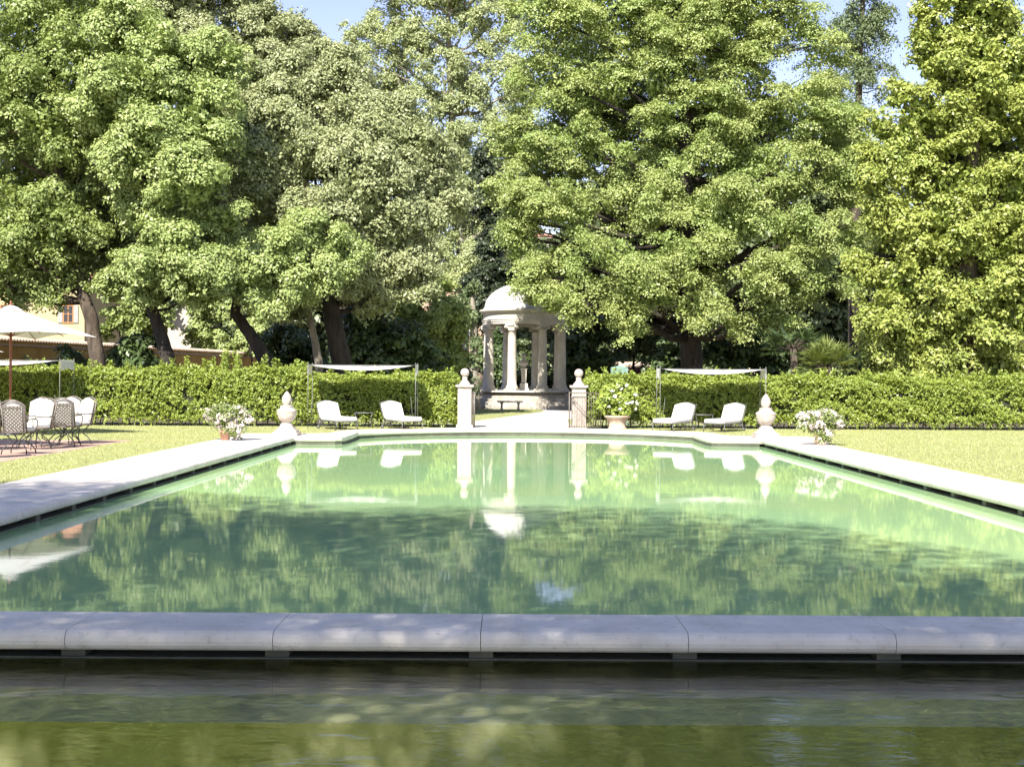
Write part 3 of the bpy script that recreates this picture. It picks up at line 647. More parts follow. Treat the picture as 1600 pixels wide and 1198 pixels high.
# ------------------------------------------------------------------ hedges
def hedge(name, x0, x1, y0, y1, h, label, n, seed):
    rg = np.random.default_rng(seed)
    root = empty(name, ((x0+x1)/2, (y0+y1)/2, GZ), label, 'hedge')
    cx, cy = (x0+x1)/2, (y0+y1)/2
    mb = MB(); mb.box(x0-cx+.2, x1-cx-.2, y0-cy+.22, y1-cy-.22, .25, h-.30)  # solid dark core box stands for the shaded hedge interior
    xx = x0+.2
    while xx < x1:
        mb.tube([(xx-cx, y0-cy+.3, -.05), (xx-cx+rg.uniform(-.08,.08), y0-cy+.25, .35)], .018, 5); xx += rg.uniform(.12, .3)
    mb.build('branches', M['twig'], root)
    A_f = (x1-x0)*h; A_t = (x1-x0)*(y1-y0); A_s = 2*(y1-y0)*h; tot = A_f*1.5+A_t*1.3+A_s
    per = 7; nc = n//per
    kind = rg.choice(4, nc, p=[A_f*1.15/tot, A_t*1.3/tot, A_s/tot, A_f*.35/tot])
    u = rg.random(nc); v = rg.random(nc)
    P = np.zeros((nc, 3)); D = np.zeros((nc, 3))
    bulge = lambda X, Z: .10*np.sin(X*1.7+1.3*np.sin(X*.6))+.06*np.sin(X*4.1+Z*3)+.05*np.sin(Z*5+X*2.3)
    for k, (dx, dy, dz) in enumerate(((0,-1,.25),(0,-.1,1),(0,0,0),(0,1,.2))):
        mk = kind == k; X = x0+(x1-x0)*u
        if k == 0: P[mk] = np.c_[X, y0+bulge(X, v*h), .06+v**.9*(h-.08)][mk]; D[mk] = (dx,dy,dz)
        if k == 1: P[mk] = np.c_[X, y0+(y1-y0)*v, h+.5*bulge(X, v)+.03*np.sin(X*9)][mk]; D[mk] = (dx,dy,dz)
        if k == 3: P[mk] = np.c_[X, y1+bulge(X, v*h), .06+v*(h-.08)][mk]; D[mk] = (dx,dy,dz)
        if k == 2:
            sx = np.where(u > .5, 1, -1); P[mk] = np.c_[np.where(u > .5, x1, x0), y0+(y1-y0)*((u*2) % 1), .06+v*(h-.08)][mk]; D[mk] = np.c_[sx, sx*0, sx*0+.2][mk]
    # uneven density makes dark pockets
    dens = .42+.58*np.sin(P[:,0]*3.1+2*np.sin(P[:,2]*4+P[:,0]))*np.sin(P[:,2]*5.3+P[:,0]*1.3)
    low = (P[:,2] < h*.75)
    keep = ~(low & (rg.random(nc) > dens+.35)); keep &= ~((P[:,2] < .22) & (rg.random(nc) > .45))
    P = P[keep]; D = D[keep]; nc = len(P)
    P += D*rg.uniform(-.16, .07, (nc, 1))
    # shoots standing above the top
    ns = int((x1-x0)*16)
    sx = x0+(x1-x0)*rg.random(ns); sy = y0+(y1-y0)*rg.random(ns); sh = rg.random(ns)**2.0*.32*(1+1.1*np.exp(-((sx+8.6)/1.6)**2))
    S_, SD = [], []
    for a, b_, hh in zip(sx, sy, sh):
        for z in np.arange(0, hh+.05, .04): S_.append((a+rg.normal()*.012, b_+rg.normal()*.012, h-.02+z)); SD.append((0,-.3,1))
    P = np.vstack([P, S_]); D = np.vstack([D, SD]).astype(float); nc = len(P)
    ct = rg.random(nc)
    # rosettes: leaves radiate from a tip pointing out and up
    ax = norm(D+np.array([0,-.15,.75])+rg.normal(size=(nc,3))*.35)
    aL = norm(np.repeat(ax, per, 0)*.9+norm(rg.normal(size=(nc*per,3))))
    off = aL*.055
    C = np.repeat(P, per, 0)+off+rg.normal(size=(nc*per,3))*.02
    Nn = norm(np.repeat(ax, per, 0)*.8+np.cross(aL, rg.normal(size=(nc*per,3)))*.8)
    tint = np.clip(np.repeat(ct, per)*.5+rg.random(nc*per)*.5, 0, 1)
    leaf_mesh('foliage', C-np.array([cx,cy,GZ]), Nn, .043*rg.uniform(.7,1.4,nc*per), tint, M['hedge'], root, aspect=.42, a_dir=aL)
hedge('clipped_hedge', -19.5, -6.2, 38.7, 39.9, 1.60, 'taller stretch of clipped green hedge behind the patio, ending behind the left pine-cone urn', 125000, 3)
hedge('clipped_hedge', -6.1, -1.62, 38.75, 39.9, 1.46, 'clipped green hedge behind the left pair of loungers up to the gate pillar', 54000, 5)
hedge('clipped_hedge', 2.42, 17.5, 38.75, 39.9, 1.44, 'long clipped green hedge right of the gate, running to the right edge', 155000, 4)

# ------------------------------------------------------------------ grass blades
def blades():
    rg = np.random.default_rng(8)
    quads = [(-14,-6.9,14,38.7,70000), (7.35,17,12,38.7,80000), (-6.8,-2.4,33.4,38.7,16000), (3.4,7.6,33.4,38.7,16000), (-6,1.2,44.5,62,12000), (-7.05,-6.8,10,33,9000), (7.25,7.5,10,33,9000)]
    P = []
    for x0, x1, y0, y1, n in quads:
        q = np.c_[x0+(x1-x0)*rg.random(n), y0+(y1-y0)*rg.random(n), np.full(n, GZ+.012)]
        if x1 == -6.9: q = q[~((q[:,0] < -8.7) & (q[:,1] < 29.82))]
        if x0 in (-6.8, 3.4):                 # keep off the curved coping
            out = []
            for p in q:
                t = np.interp(p[0], [b[1][0] for b in FP], [b[1][1] for b in FP])
                if p[1] > t+.03: out.append(p)
            q = np.array(out)
        if x0 == -6: q = q[q[:,0] < np.interp(q[:,1], [44.5,58,62], [-1.3,1.5,1.5])]
        P.append(q)
    P = np.vstack(P); n = len(P)
    a = norm(np.c_[rg.normal(size=n)*.5, rg.normal(size=n)*.5, np.ones(n)])
    Nn = norm(np.c_[rg.normal(size=n)*.6, -np.abs(rg.normal(size=n))-.3, rg.random(n)*.5])
    o = leaf_mesh('grass_blades', P, Nn, .022*rg.uniform(.6,1.5,n), rg.random(n), M['grassblade'], aspect=.22, a_dir=a)
    tag(o, 'short mown grass of the sunlit lawns', 'grass', kind='stuff')
blades()

# ------------------------------------------------------------------ temple
TX, TY = 0.79, 66.0
root = empty('round_temple', (TX, TY, GZ), 'white domed round garden temple with a ring of columns at the end of the path', 'temple')
mb = MB(); nst = 5; zt = .84
for i in range(nst):
    r = 3.0-.22*i; z0 = zt/nst*i; z1 = zt/nst*(i+1)
    mb.lathe([(r,z0),(r,z1-.02),(r-.015,z1),(r-.3,z1+.002*0)], n=72, smooth=False)
mb.build('steps', M['temple_dark'], root)
mb = MB(); mb.lathe([(2.5,zt-.02),(2.5,zt+.04),(2.42,zt+.06)], n=72, smooth=False); mb.build('floor_slab', M['temple'], root)
RC = 2.0
zc0, zc1 = zt+.06, 4.25
def column():
    b = MB(); b.box(-.34,.34,-.34,.34,zc0,zc0+.10)
    b.lathe([(.32,zc0+.10),(.335,zc0+.14),(.32,zc0+.18),(.285,zc0+.20),(.30,zc0+.24),(.27,zc0+.28)], n=28)
    return b
for k in range(8):
    th = R(4+22.5+45*k-90+ -0)                # 0 deg = towards +X; start in front
    ang = -math.pi/2+R(26.5-45)+R(45)*k
    cxk, cyk = RC*math.cos(ang), RC*math.sin(ang)
    c_root = MB()
    m4 = Matrix.Translation((cxk, cyk, 0)) @ Matrix.Rotation(ang+math.pi/2, 4, 'Z')
    c_root.box(-.32,.32,-.32,.32,zc0,zc0+.09, mat=m4)
    H_ = zc1-zc0
    prof = [(.31,zc0+.09),(.325,zc0+.13),(.31,zc0+.17),(.275,zc0+.19),(.29,zc0+.22),(.265,zc0+.26)]
    for j in range(9):
        t = j/8; prof.append((.235-.038*t**1.6, zc0+.28+(H_-.62)*t))
    prof += [(.235,zc1-.33),(.235,zc1-.30),(.215,zc1-.29),(.215,zc1-.2)]
    c_root.lathe(prof, c=(cxk,cyk,0), n=28)
    co = c_root.build('column', M['temple'], root)
    cap = MB()
    cap.box(-.29,.29,-.26,.26,zc1-.09,zc1-.005, mat=m4)
    cap.box(-.27,.27,-.21,.21,zc1-.17,zc1-.088, mat=m4)
    for sx in (-1,1):
        p0 = m4 @ Vector((sx*.25,-.25,zc1-.18)); p1 = m4 @ Vector((sx*.25,.25,zc1-.18))
        cap.tube([p0,p1],.088,14)
        for sy in (-1,1):
            e0 = m4 @ Vector((sx*.25,sy*.245,zc1-.18)); e1 = m4 @ Vector((sx*.25,sy*.275,zc1-.18)); cap.tube([e0,e1],.04,10)
    cap.build('capital', M['temple'], co)
mb = MB()
zE = 4.25
mb.lathe([(1.72,zE),(2.16,zE),(2.16,zE+.11),(2.19,zE+.115),(2.19,zE+.20),(2.22,zE+.21),(2.22,zE+.235),(2.14,zE+.24),(2.14,zE+.52),(2.18,zE+.54),(2.20,zE+.58),(2.30,zE+.62),(2.34,zE+.66),(2.34,zE+.73),(2.30,zE+.76),(2.05,zE+.79)], n=96, smooth=False, closed=False)
mb.lathe([(1.72,zE),(1.72,zE+.79),(2.05,zE+.79)], n=96, closed=False)
mb.build('entablature', M['temple'], root)
mb = MB(); prof = [(2.12,zE+.78),(2.12,zE+.86),(2.06,zE+.87)]
for j in range(1,13):
    a = R(90*j/12); prof.append((2.05*math.cos(a*.985)+.005, zE+.87+1.28*math.sin(a)))
mb.lathe(prof, n=96); 
mb.lathe([(1.99,zE+1.17),(2.015,zE+1.18),(1.99,zE+1.21)], n=96, closed=False)
dm = mb.build('dome', M['domest'], root)
# bust on a tapered pillar inside
root = empty('statue', (TX-.02, TY-.2, zt+.03), 'pale stone bust on a tapering pedestal inside the round temple', 'statue')
mb = MB(); mb.box(-.24,.24,-.24,.24,0,.12); mb.box(-.20,.20,-.20,.20,.12,.36)
mb.lathe([(.19,.36),(.16,.40),(.205,1.05),(.25,1.08),(.25,1.14)], n=4, a0=R(45), smooth=False); mb.build('pedestal', M['temple'], root)
mb = MB(); mb.lathe([(.09,1.14),(.075,1.19),(.15,1.24),(.24,1.36),(.25,1.44),(.18,1.52),(.085,1.56),(.07,1.62)], n=20)
mb.sphere((0,-.01,1.74),.125,16,sx=.85,sz=1.15); mb.sphere((0,-.115,1.72),.022,8,sz=1.6); mb.sphere((0,.03,1.79),.13,14,sx=.95,sz=.9)
mb.sphere((-.045,-.1,1.755),.014,8); mb.sphere((.045,-.1,1.755),.014,8); mb.sphere((0,-.105,1.665),.024,8,sx=1.2,sz=.5)
mb.build('bust', M['temple'], root)
# stone bench
p = at(797, 638, 61.2)
root = empty('stone_bench', (p.x, 61.2, GZ), 'low stone bench on the grass in front of the temple steps', 'bench')
mb = MB(); mb.rbox(-.62,.62,-.2,.2,.36,.44,.015); mb.build('seat', M['temple_dark'], root)
for sx in (-.4,.4):
    mb = MB(); mb.box(sx-.07,sx+.07,-.16,.16,0,.06); mb.box(sx-.05,sx+.05,-.13,.13,.06,.30); mb.box(sx-.08,sx+.08,-.16,.16,.30,.358); mb.build('leg', M['temple_dark'], root)

# ------------------------------------------------------------------ gate pillars and gates
def pillar(X, label):
    root = empty('gate_pillar', (X, 38.75, GZ), label, 'pillar', 'stone gate pillars')
    mb = MB(); mb.box(-.25,.25,-.25,.25,0,.10); mb.box(-.205,.205,-.205,.205,.10,1.20); mb.box(-.195,.195,-.212,.195,1.06,1.18); mb.build('shaft', M['marble'], root)
    mb = MB(); mb.box(-.235,.235,-.235,.235,1.203,1.235); mb.box(-.27,.27,-.27,.27,1.237,1.30); mb.build('cap', M['marble'], root)
    mb = MB(); mb.lathe([(.18,1.30),(.17,1.33),(.10,1.41),(.075,1.47),(.09,1.51),(.07,1.535)], n=24); mb.sphere((0,0,1.66),.135,24); mb.build('ball_finial', M['marble'], root)
pillar(-1.33, 'square stone gate pillar with a ball finial, left of the path'); pillar(2.12, 'square stone gate pillar with a ball finial, right of the path')
def gate(loc, rz, label, Wd=.95):
    root = empty('iron_gate', loc, label, 'gate', 'open iron gates', rz)
    mb = MB(); 
    for z in (.06, 1.08): mb.tube([(0,0,z),(Wd,0,z)],.014,6)
    mb.tube([(0,0,.02),(0,0,1.1)],.018,6); mb.tube([(Wd,0,.02),(Wd,0,1.1)],.016,6)
    mb.build('frame', M['castmetal'], root)
    for i in range(1,13):
        mb = MB(); x = Wd*i/13; mb.tube([(x,0,.06),(x,0,1.08)],.008,5); mb.build('bar', M['castmetal'], root)
    mb = MB(); mb.tube([(.05,.0,.98),(.12,-.015,.88),(.30,-.015,.68),(.55,-.015,.4),(Wd-.05,-.015,.1)],.01,5)
    mb.lathe([(.03,.90),(.055,.93),(.03,.96)], c=(.09,-.02,0), n=10); mb.build('brace', M['castmetal'], root)
gate((1.82,38.42,GZ), 0, 'open wrought iron gate leaf folded across the right pillar'); gate((-1.02,38.30,GZ), R(104), 'open iron gate leaf seen nearly edge-on beside the left pillar', 1.25)

# ------------------------------------------------------------------ pine-cone urns
def urn(X, Y, label):
    root = empty('stone_urn', (X, Y, .0), label, 'urn', 'stone urns on the pool corners')
    mb = MB(); mb.box(-.31,.31,-.31,.31,0,.09); mb.box(-.27,.27,-.27,.27,.09,.13)
    q = math.sqrt(2); mb.lathe([(.26*q,.13),(.20*q,.17),(.15*q,.24),(.13*q,.29)], n=4, a0=R(45), smooth=False)
    mb.build('plinth', M['marble'], root)
    mb = MB(); mb.lathe([(.12,.29),(.13,.31),(.105,.325),(.12,.345),(.17,.38),(.215,.45),(.238,.53),(.242,.59),(.255,.61),(.25,.64),(.20,.66),(.165,.69),(.16,.73),(.175,.745),(.12,.76)], n=36)
    mb.build('bowl', M['marble'], root)
    mb = MB(); vs = []; fs = []; nz, na = 20, 36
    for i in range(nz+1):
        t = i/nz; r = .125*(math.sin(math.pi*min(1, .18+t*.82))**.75 if t < 1 else 0.02)*(1-.12*t)
        for k in range(na):
            a = 2*math.pi*k/na; bump_ = 1+.07*math.sin(a*9+t*16)*math.sin(t*34)
            vs.append((r*bump_*math.cos(a), r*bump_*math.sin(a), .755+t*.36))
    for i in range(nz):
        for k in range(na):
            j = (k+1) % na; fs.append((i*na+k, i*na+j, (i+1)*na+j, (i+1)*na+k))
    fs.append(tuple(range(nz*na, nz*na+na))); mb.add(vs, fs, 0, True); mb.build('pine_cone_finial', M['marble'], root)
urn(-5.58, 32.2, 'white stone urn with pine-cone top on the left pool corner'); urn(6.45, 32.1, 'white stone urn with pine-cone top on the right pool corner')

# ------------------------------------------------------------------ flower pots
def plant(root, lobes, n, leaf, nfl, fl, lm, fm):
    C, Nn, sz, ti = crown_pts(lobes, n, leaf, clump=.10, per=8, fill=.3, under=.8, back=.9, spread=.9, cull=.5)
    leaf_mesh('foliage', C, Nn, sz, ti, lm, root)
    C, Nn, sz, ti = crown_pts(lobes, nfl, fl, clump=.06, per=5, fill=0, under=.5, back=.9, spread=.7, up=.3, cull=.8)
    leaf_mesh('flowers', C*1.0, Nn, sz, ti, fm, root, aspect=.8)
def small_pot(X, Y, lobes, label, r=.13, h=.26):
    root = empty('flower_pot', (X, Y, GZ), label, 'flower pot', 'flowering terracotta pots beside the pool')
    mb = MB(); mb.lathe([(r*.65,0),(r*.95,h-.05),(r*1.12,h-.045),(r*1.12,h),(r*.95,h),(r*.9,h-.03)], n=28); mb.build('pot', M['pot'], root)
    plant(root, lobes, 4600, .027, 2100, .025, M['flowerleaf'], M['petal'])
small_pot(-6.55, 29.6, [((-.12,0,.66),(.26,.24,.17)),((.15,0,.62),(.28,.24,.18)),((.0,0,.5),(.28,.26,.2)),((.22,-.1,.28),(.2,.16,.26)),((.42,0,.55),(.16,.16,.16)),((-.33,0,.6),(.14,.14,.14))], 'terracotta pot of bushy pale pink flowers on the left coping')
small_pot(7.05, 29.0, [((-.2,0,.62),(.26,.24,.16)),((.12,0,.64),(.28,.24,.17)),((.34,0,.52),(.16,.2,.16)),((0,0,.46),(.22,.22,.18)),((.06,-.12,.22),(.16,.14,.2)),((-.36,0,.5),(.12,.14,.14))], 'pot of dense white-pink flowers on the right coping')
root = empty('planter_bowl', (3.24, 38.15, GZ), 'wide pale terracotta bowl with a white-flowering shrub right of the gate', 'planter')
mb = MB(); mb.lathe([(.27,0),(.28,.05),(.24,.08),(.26,.2),(.31,.3),(.37,.35),(.39,.38),(.39,.41),(.35,.41),(.33,.37)], n=40); mb.build('bowl', M['potpale'], root)
C, Nn, sz, ti = crown_pts([((-.1,.1,.75),(.42,.32,.35)),((.25,.1,.85),(.35,.3,.35)),((-.15,.1,1.05),(.32,.3,.28)),((.15,.1,1.12),(.3,.3,.22))], 3600, .06, clump=.14, per=8, fill=.3, under=.8)
leaf_mesh('foliage', C, Nn, sz, ti, M['hedge'], root)
for q in range(18):
    c = np.array([NR.uniform(-.5,.6), -.24+NR.uniform(-.05,.05), NR.uniform(.55,1.32)])
    Cf = [c+NR.normal(size=3)*.022 for k in range(7)]; Nf = [NR.normal(size=3)+np.array([0,-1,.6]) for k in range(7)]
    leaf_mesh('flower', np.array(Cf), np.array(Nf), np.full(7, .04), NR.random(7), M['petalw'], root, aspect=.8)

# ------------------------------------------------------------------ loungers (feet towards -Y locally)
def make_lounger(label):
    root = empty('sun_lounger', (0,0,0), label, 'sun lounger', 'white cushioned loungers under the canopies')
    W_ = .33
    mb = MB(); mb.rbox(-W_,W_,-1.25,.03,.27,.40,.05); mb.build('seat_cushion', M['fabric'], root)
    # back cushion with an arched top
    mb = MB(); T = Matrix.Translation((0,.03,.33)) @ Matrix.Rotation(R(-32), 4, 'X')
    out = []
    for i in range(13):
        t = -1+2*i/12; out.append((W_*t, .52+.085*math.cos(t*math.pi/2)**1.3))
    vs = []; 
    prof = [(-W_,0.02)]+out+[(W_,.02)]
    n = len(prof)
    for yy, sc in ((-.05,.94),(-.035,1.0),(.035,1.0),(.05,.94)):
        for x_, z_ in prof: vs.append(T @ Vector((x_*sc, yy, .28+(z_-.28)*sc)))
    fs = []
    for k in range(3):
        for i in range(n): j = (i+1) % n; fs.append((k*n+i, k*n+j, (k+1)*n+j, (k+1)*n+i))
    fs.append(tuple(reversed(range(n)))); fs.append(tuple(range(3*n, 4*n)))
    mb.add(vs, fs, 0, False); mb.build('back_cushion', M['fabric'], root)
    mb = MB()
    for sx in (-1,1):
        mb.tube([(sx*W_,.12,.27),(sx*W_,-1.25,.27)],.012,6)
        mb.tube([(sx*W_,.12,.12),(sx*W_,-.4,.12),(sx*W_,-.75,.20),(sx*W_,-1.22,.24)],.009,6)
        for q in range(5): yq = .05-.12*q; mb.tube([(sx*W_,yq,.12),(sx*W_,yq,.27)],.007,5)
    for yy in (.12,-.45,-1.25): mb.tube([(-W_,yy,.265),(W_,yy,.265)],.011,6)
    for q in range(7): xq = -W_+2*W_*q/6; mb.tube([(xq,.12,.12),(xq,.12,.27)],.007,5)
    mb.tube([(-W_,.12,.12),(W_,.12,.12)],.009,6)
    mb.tube([(-W_,.1,.27),(-W_,.42,.80)],.011,6); mb.tube([(W_,.1,.27),(W_,.42,.80)],.011,6); mb.tube([(-W_,.42,.80),(0,.46,.87),(W_,.42,.80)],.011,6)
    mb.build('frame', M['greymetal'], root)
    for sx in (-1,1):
        for yy, dy in ((.1,.05),(-1.2,-.04)):
            mb = MB(); mb.tube([(sx*W_,yy,.27),(sx*W_,yy+dy,.14),(sx*(W_+.02),yy,.0)],.014,6); mb.build('leg', M['greymetal'], root)
    for sx in (-1,1):
        mb = MB(); mb.tube([(sx*(W_+.02),.16,.06),(sx*(W_+.05),.16,.06)],.06,16); mb.build('wheel', M['greymetal'], root)
    return root
L0 = make_lounger('white lounger at the outer end under the left canopy, beside the left urn')
specs = [(-5.15,37.15,30,None),(-3.33,37.55,30,'white lounger under the left canopy, the one nearer the gate pillar'),(5.0,37.2,-33,'white lounger under the right canopy, the one nearer the gate'),(6.42,37.0,-33,'white lounger under the right canopy, beside the right urn')]
for i, (x, y, a, lab) in enumerate(specs):
    o = L0 if i == 0 else copy_tree(L0)
    if lab: o["label"] = lab
    o.location = (x, y, GZ); o.rotation_euler = (0,0,R(a)); o.scale = (.95,.95,.95)
def side_table(label):
    root = empty('side_table', (0,0,0), label, 'table', 'iron side tables between the loungers')
    mb = MB(); 
    for a, b_ in (((-.27,-.2),(.27,-.2)),((.27,-.2),(.27,.2)),((.27,.2),(-.27,.2)),((-.27,.2),(-.27,-.2))): mb.tube([(*a,.46),(*b_,.46)],.010,6)
    mb.box(-.26,.26,-.19,.19,.452,.458)
    mb.build('table_top', M['greymetal'], root)
    for sx in (-1,1):
        for sy in (-1,1):
            mb = MB(); mb.tube([(sx*.26,sy*.19,.45),(sx*.20,sy*.15,.3),(sx*.21,sy*.15,.18),(sx*.26,sy*.19,0)],.008,6); mb.build('leg', M['greymetal'], root)
    mb = MB(); mb.tube([(-.22,0,.15),(.22,0,.15)],.007,5); mb.tube([(-.21,-.15,.15),(-.21,.15,.15)],.007,5); mb.tube([(.21,-.15,.15),(.21,.15,.15)],.007,5); mb.build('stretcher', M['greymetal'], root)
    return root
t0 = side_table('small iron side table between the two left loungers'); t0.location = (-4.25,37.7,GZ)
t1 = copy_tree(t0); t1["label"] = 'small iron side table between the two right loungers'; t1.location = (5.72,37.6,GZ)

# ------------------------------------------------------------------ canopies
def canopy(x0, x1, yf, yb, zt_, label, drapeR=True, zf=.0):
    cx = (x0+x1)/2; root = empty('sun_canopy', (cx, yf, GZ), label, 'canopy', 'white cloth canopies along the hedge')
    w_ = (x1-x0)/2; d_ = yb-yf
    for sx in (-1,1):
        for yy in (0, d_):
            mb = MB(); mb.tube([(sx*w_,yy,0),(sx*w_,yy,zt_+.03)],.010,8); mb.sphere((sx*w_,yy,zt_+.045),.022,10); mb.build('post', M['greymetal'], root)
    mb = MB()
    for yy in (0,d_): mb.tube([(-w_,yy,zt_),(w_,yy,zt_)],.007,6)
    for sx in (-1,1): mb.tube([(sx*w_,0,zt_),(sx*w_,d_,zt_)],.009,6); mb.tube([(sx*(w_-.06),0,.1),(sx*(w_-.14),0,.95)],.006,5)
    mb.build('rail', M['greymetal'], root)
    nx, ny = 40, 8; vs = []; fs = []
    for i in range(nx+1):
        t = -1+2*i/nx
        for j in range(ny+1):
            s_ = j/ny
            vs.append((w_*t, d_*s_, zt_+.012-.16*(1-t*t)*(1-.45*math.sin(s_*math.pi))*(1-.8*s_)-.015*math.sin(i*1.3)*math.sin(s_*3)*(1-t*t)))
    m_ = len(vs); vs += [(a,b_,c-.004) for a,b_,c in vs]
    for i in range(nx):
        for j in range(ny):
            q = i*(ny+1)+j; fs.append((q,q+ny+1,q+ny+2,q+1)); fs.append((m_+q,m_+q+1,m_+q+ny+2,m_+q+ny+1))
    mb = MB(); mb.add(vs, fs, 0, True); mb.build('canopy_cloth', M['fabric'], root)
    for sx in (-1,1):
        vs = []; fs = []; n1 = 14; n2 = 6
        for i in range(n1+1):
            for j in range(n2+1):
                s_ = i/n1; h_ = (.27+.03*math.sin(s_*9))*j/n2
                vs.append((sx*(w_+.02+.012*math.sin(s_*22+j*.3)*(j/n2)), d_*s_, zt_+.015-h_))
        m_ = len(vs); vs += [(a-sx*.006,b_,c) for a,b_,c in vs]
        for i in range(n1):
            for j in range(n2):
                q = i*(n2+1)+j; fs.append((q,q+1,q+n2+2,q+n2+1)); fs.append((m_+q,m_+q+n2+1,m_+q+n2+2,m_+q+1))
        mb = MB(); mb.add(vs, fs, 0, True); mb.build('end_drape', M['fabric'], root)
canopy(-5.86,-2.72,37.35,38.2,1.86,'sagging white cloth canopy on thin posts over the left pair of loungers')
canopy(4.42,7.5,37.35,38.2,1.80,'sagging white cloth canopy on thin posts over the right pair of loungers')
canopy(-16.6,-13.05,37.2,38.4,1.95,'white cloth canopy by the hedge at the far left, behind the patio chairs')

# ------------------------------------------------------------------ parasols
def parasol(X, Y, zt_, zp, half, label, rz=0):
    root = empty('parasol', (X, Y, GZ), label, 'parasol', 'square white parasols', rz)
    mb = MB(); mb.tube([(0,0,0),(0,0,zp+.03)],.032,12); mb.build('pole', M['redwood'], root)
    mb = MB(); mb.lathe([(.28,0),(.28,.05),(.10,.09),(.05,.12),(.05,.35)], n=28); mb.build('base', M['iron'], root)
    mb = MB(); mb.lathe([(.03,zp+.02),(.045,zp+.05),(.02,zp+.08),(.035,zp+.11),(.01,zp+.15)], n=14); mb.build('finial', M['redwood'], root)
    n = 10; vs = []; fs = []; mb = MB()
    for k in range(4):
        a0 = R(90*k); a1 = R(90*(k+1)); A = Vector((math.cos(a0),math.sin(a0),0))*half; B = Vector((math.cos(a1),math.sin(a1),0))*half
        b0 = len(vs)
        for i in range(n+1):
            t = i/n
            for j in range(n+1):
                s_ = j/n; e = A.lerp(B, s_)
                sag = math.sin(s_*math.pi)*t
                p = e*t; z = zp+(zt_-zp)*t**.93-.03*math.sin(t*math.pi)*(1-abs(2*s_-1))+.0*sag+.10*sag*t
                p = p*(1-.04*sag)
                vs.append((p.x,p.y,z))
        for i in range(n):
            for j in range(n):
                q = b0+i*(n+1)+j; fs.append((q,q+n+1,q+n+2,q+1))
    m_ = len(vs); vs += [(a,b_,c-.006) for a,b_,c in vs]; fs += [tuple(m_+i for i in reversed(f)) for f in fs]
    mb.add(vs, fs, 0, True); mb.build('canopy', M['fabric'], root)
    mb = MB(); mb.lathe([(.30,zp-.10),(.16,zp-.01),(.03,zp+.035)], n=4, smooth=False, closed=False); mb.build('vent_cap', M['fabric'], root)
    for k in range(8):
        a = R(45*k); L_ = half if k % 2 == 0 else half*.70; ze = zt_ if k % 2 == 0 else zt_+.08
        mb = MB(); d = Vector((math.cos(a),math.sin(a),0)); mb.tube([Vector((0,0,zp-.08)), d*L_*.98+Vector((0,0,ze-.03))],.011,5)
        mb.tube([Vector((0,0,zp-.75)), d*L_*.45+Vector((0,0,zp-.06+(ze-zp)*.45-.03))],.009,5); mb.build('rib', M['redwood'], root)
    return root
pX = at(17,500,32).x
parasol(pX, 32.0, 2.47, 3.22, 2.10, 'big white square parasol on a red-brown pole at the left edge', R(4))
parasol(-12.5, 26.0, 2.4, 3.1, 2.1, 'white parasol just outside the left edge, shading the patio chairs', R(0))
parasol(-16.3, 36.0, 2.16, 2.75, 2.1, 'low distant white parasol whose tip shows behind the big parasol', R(0))

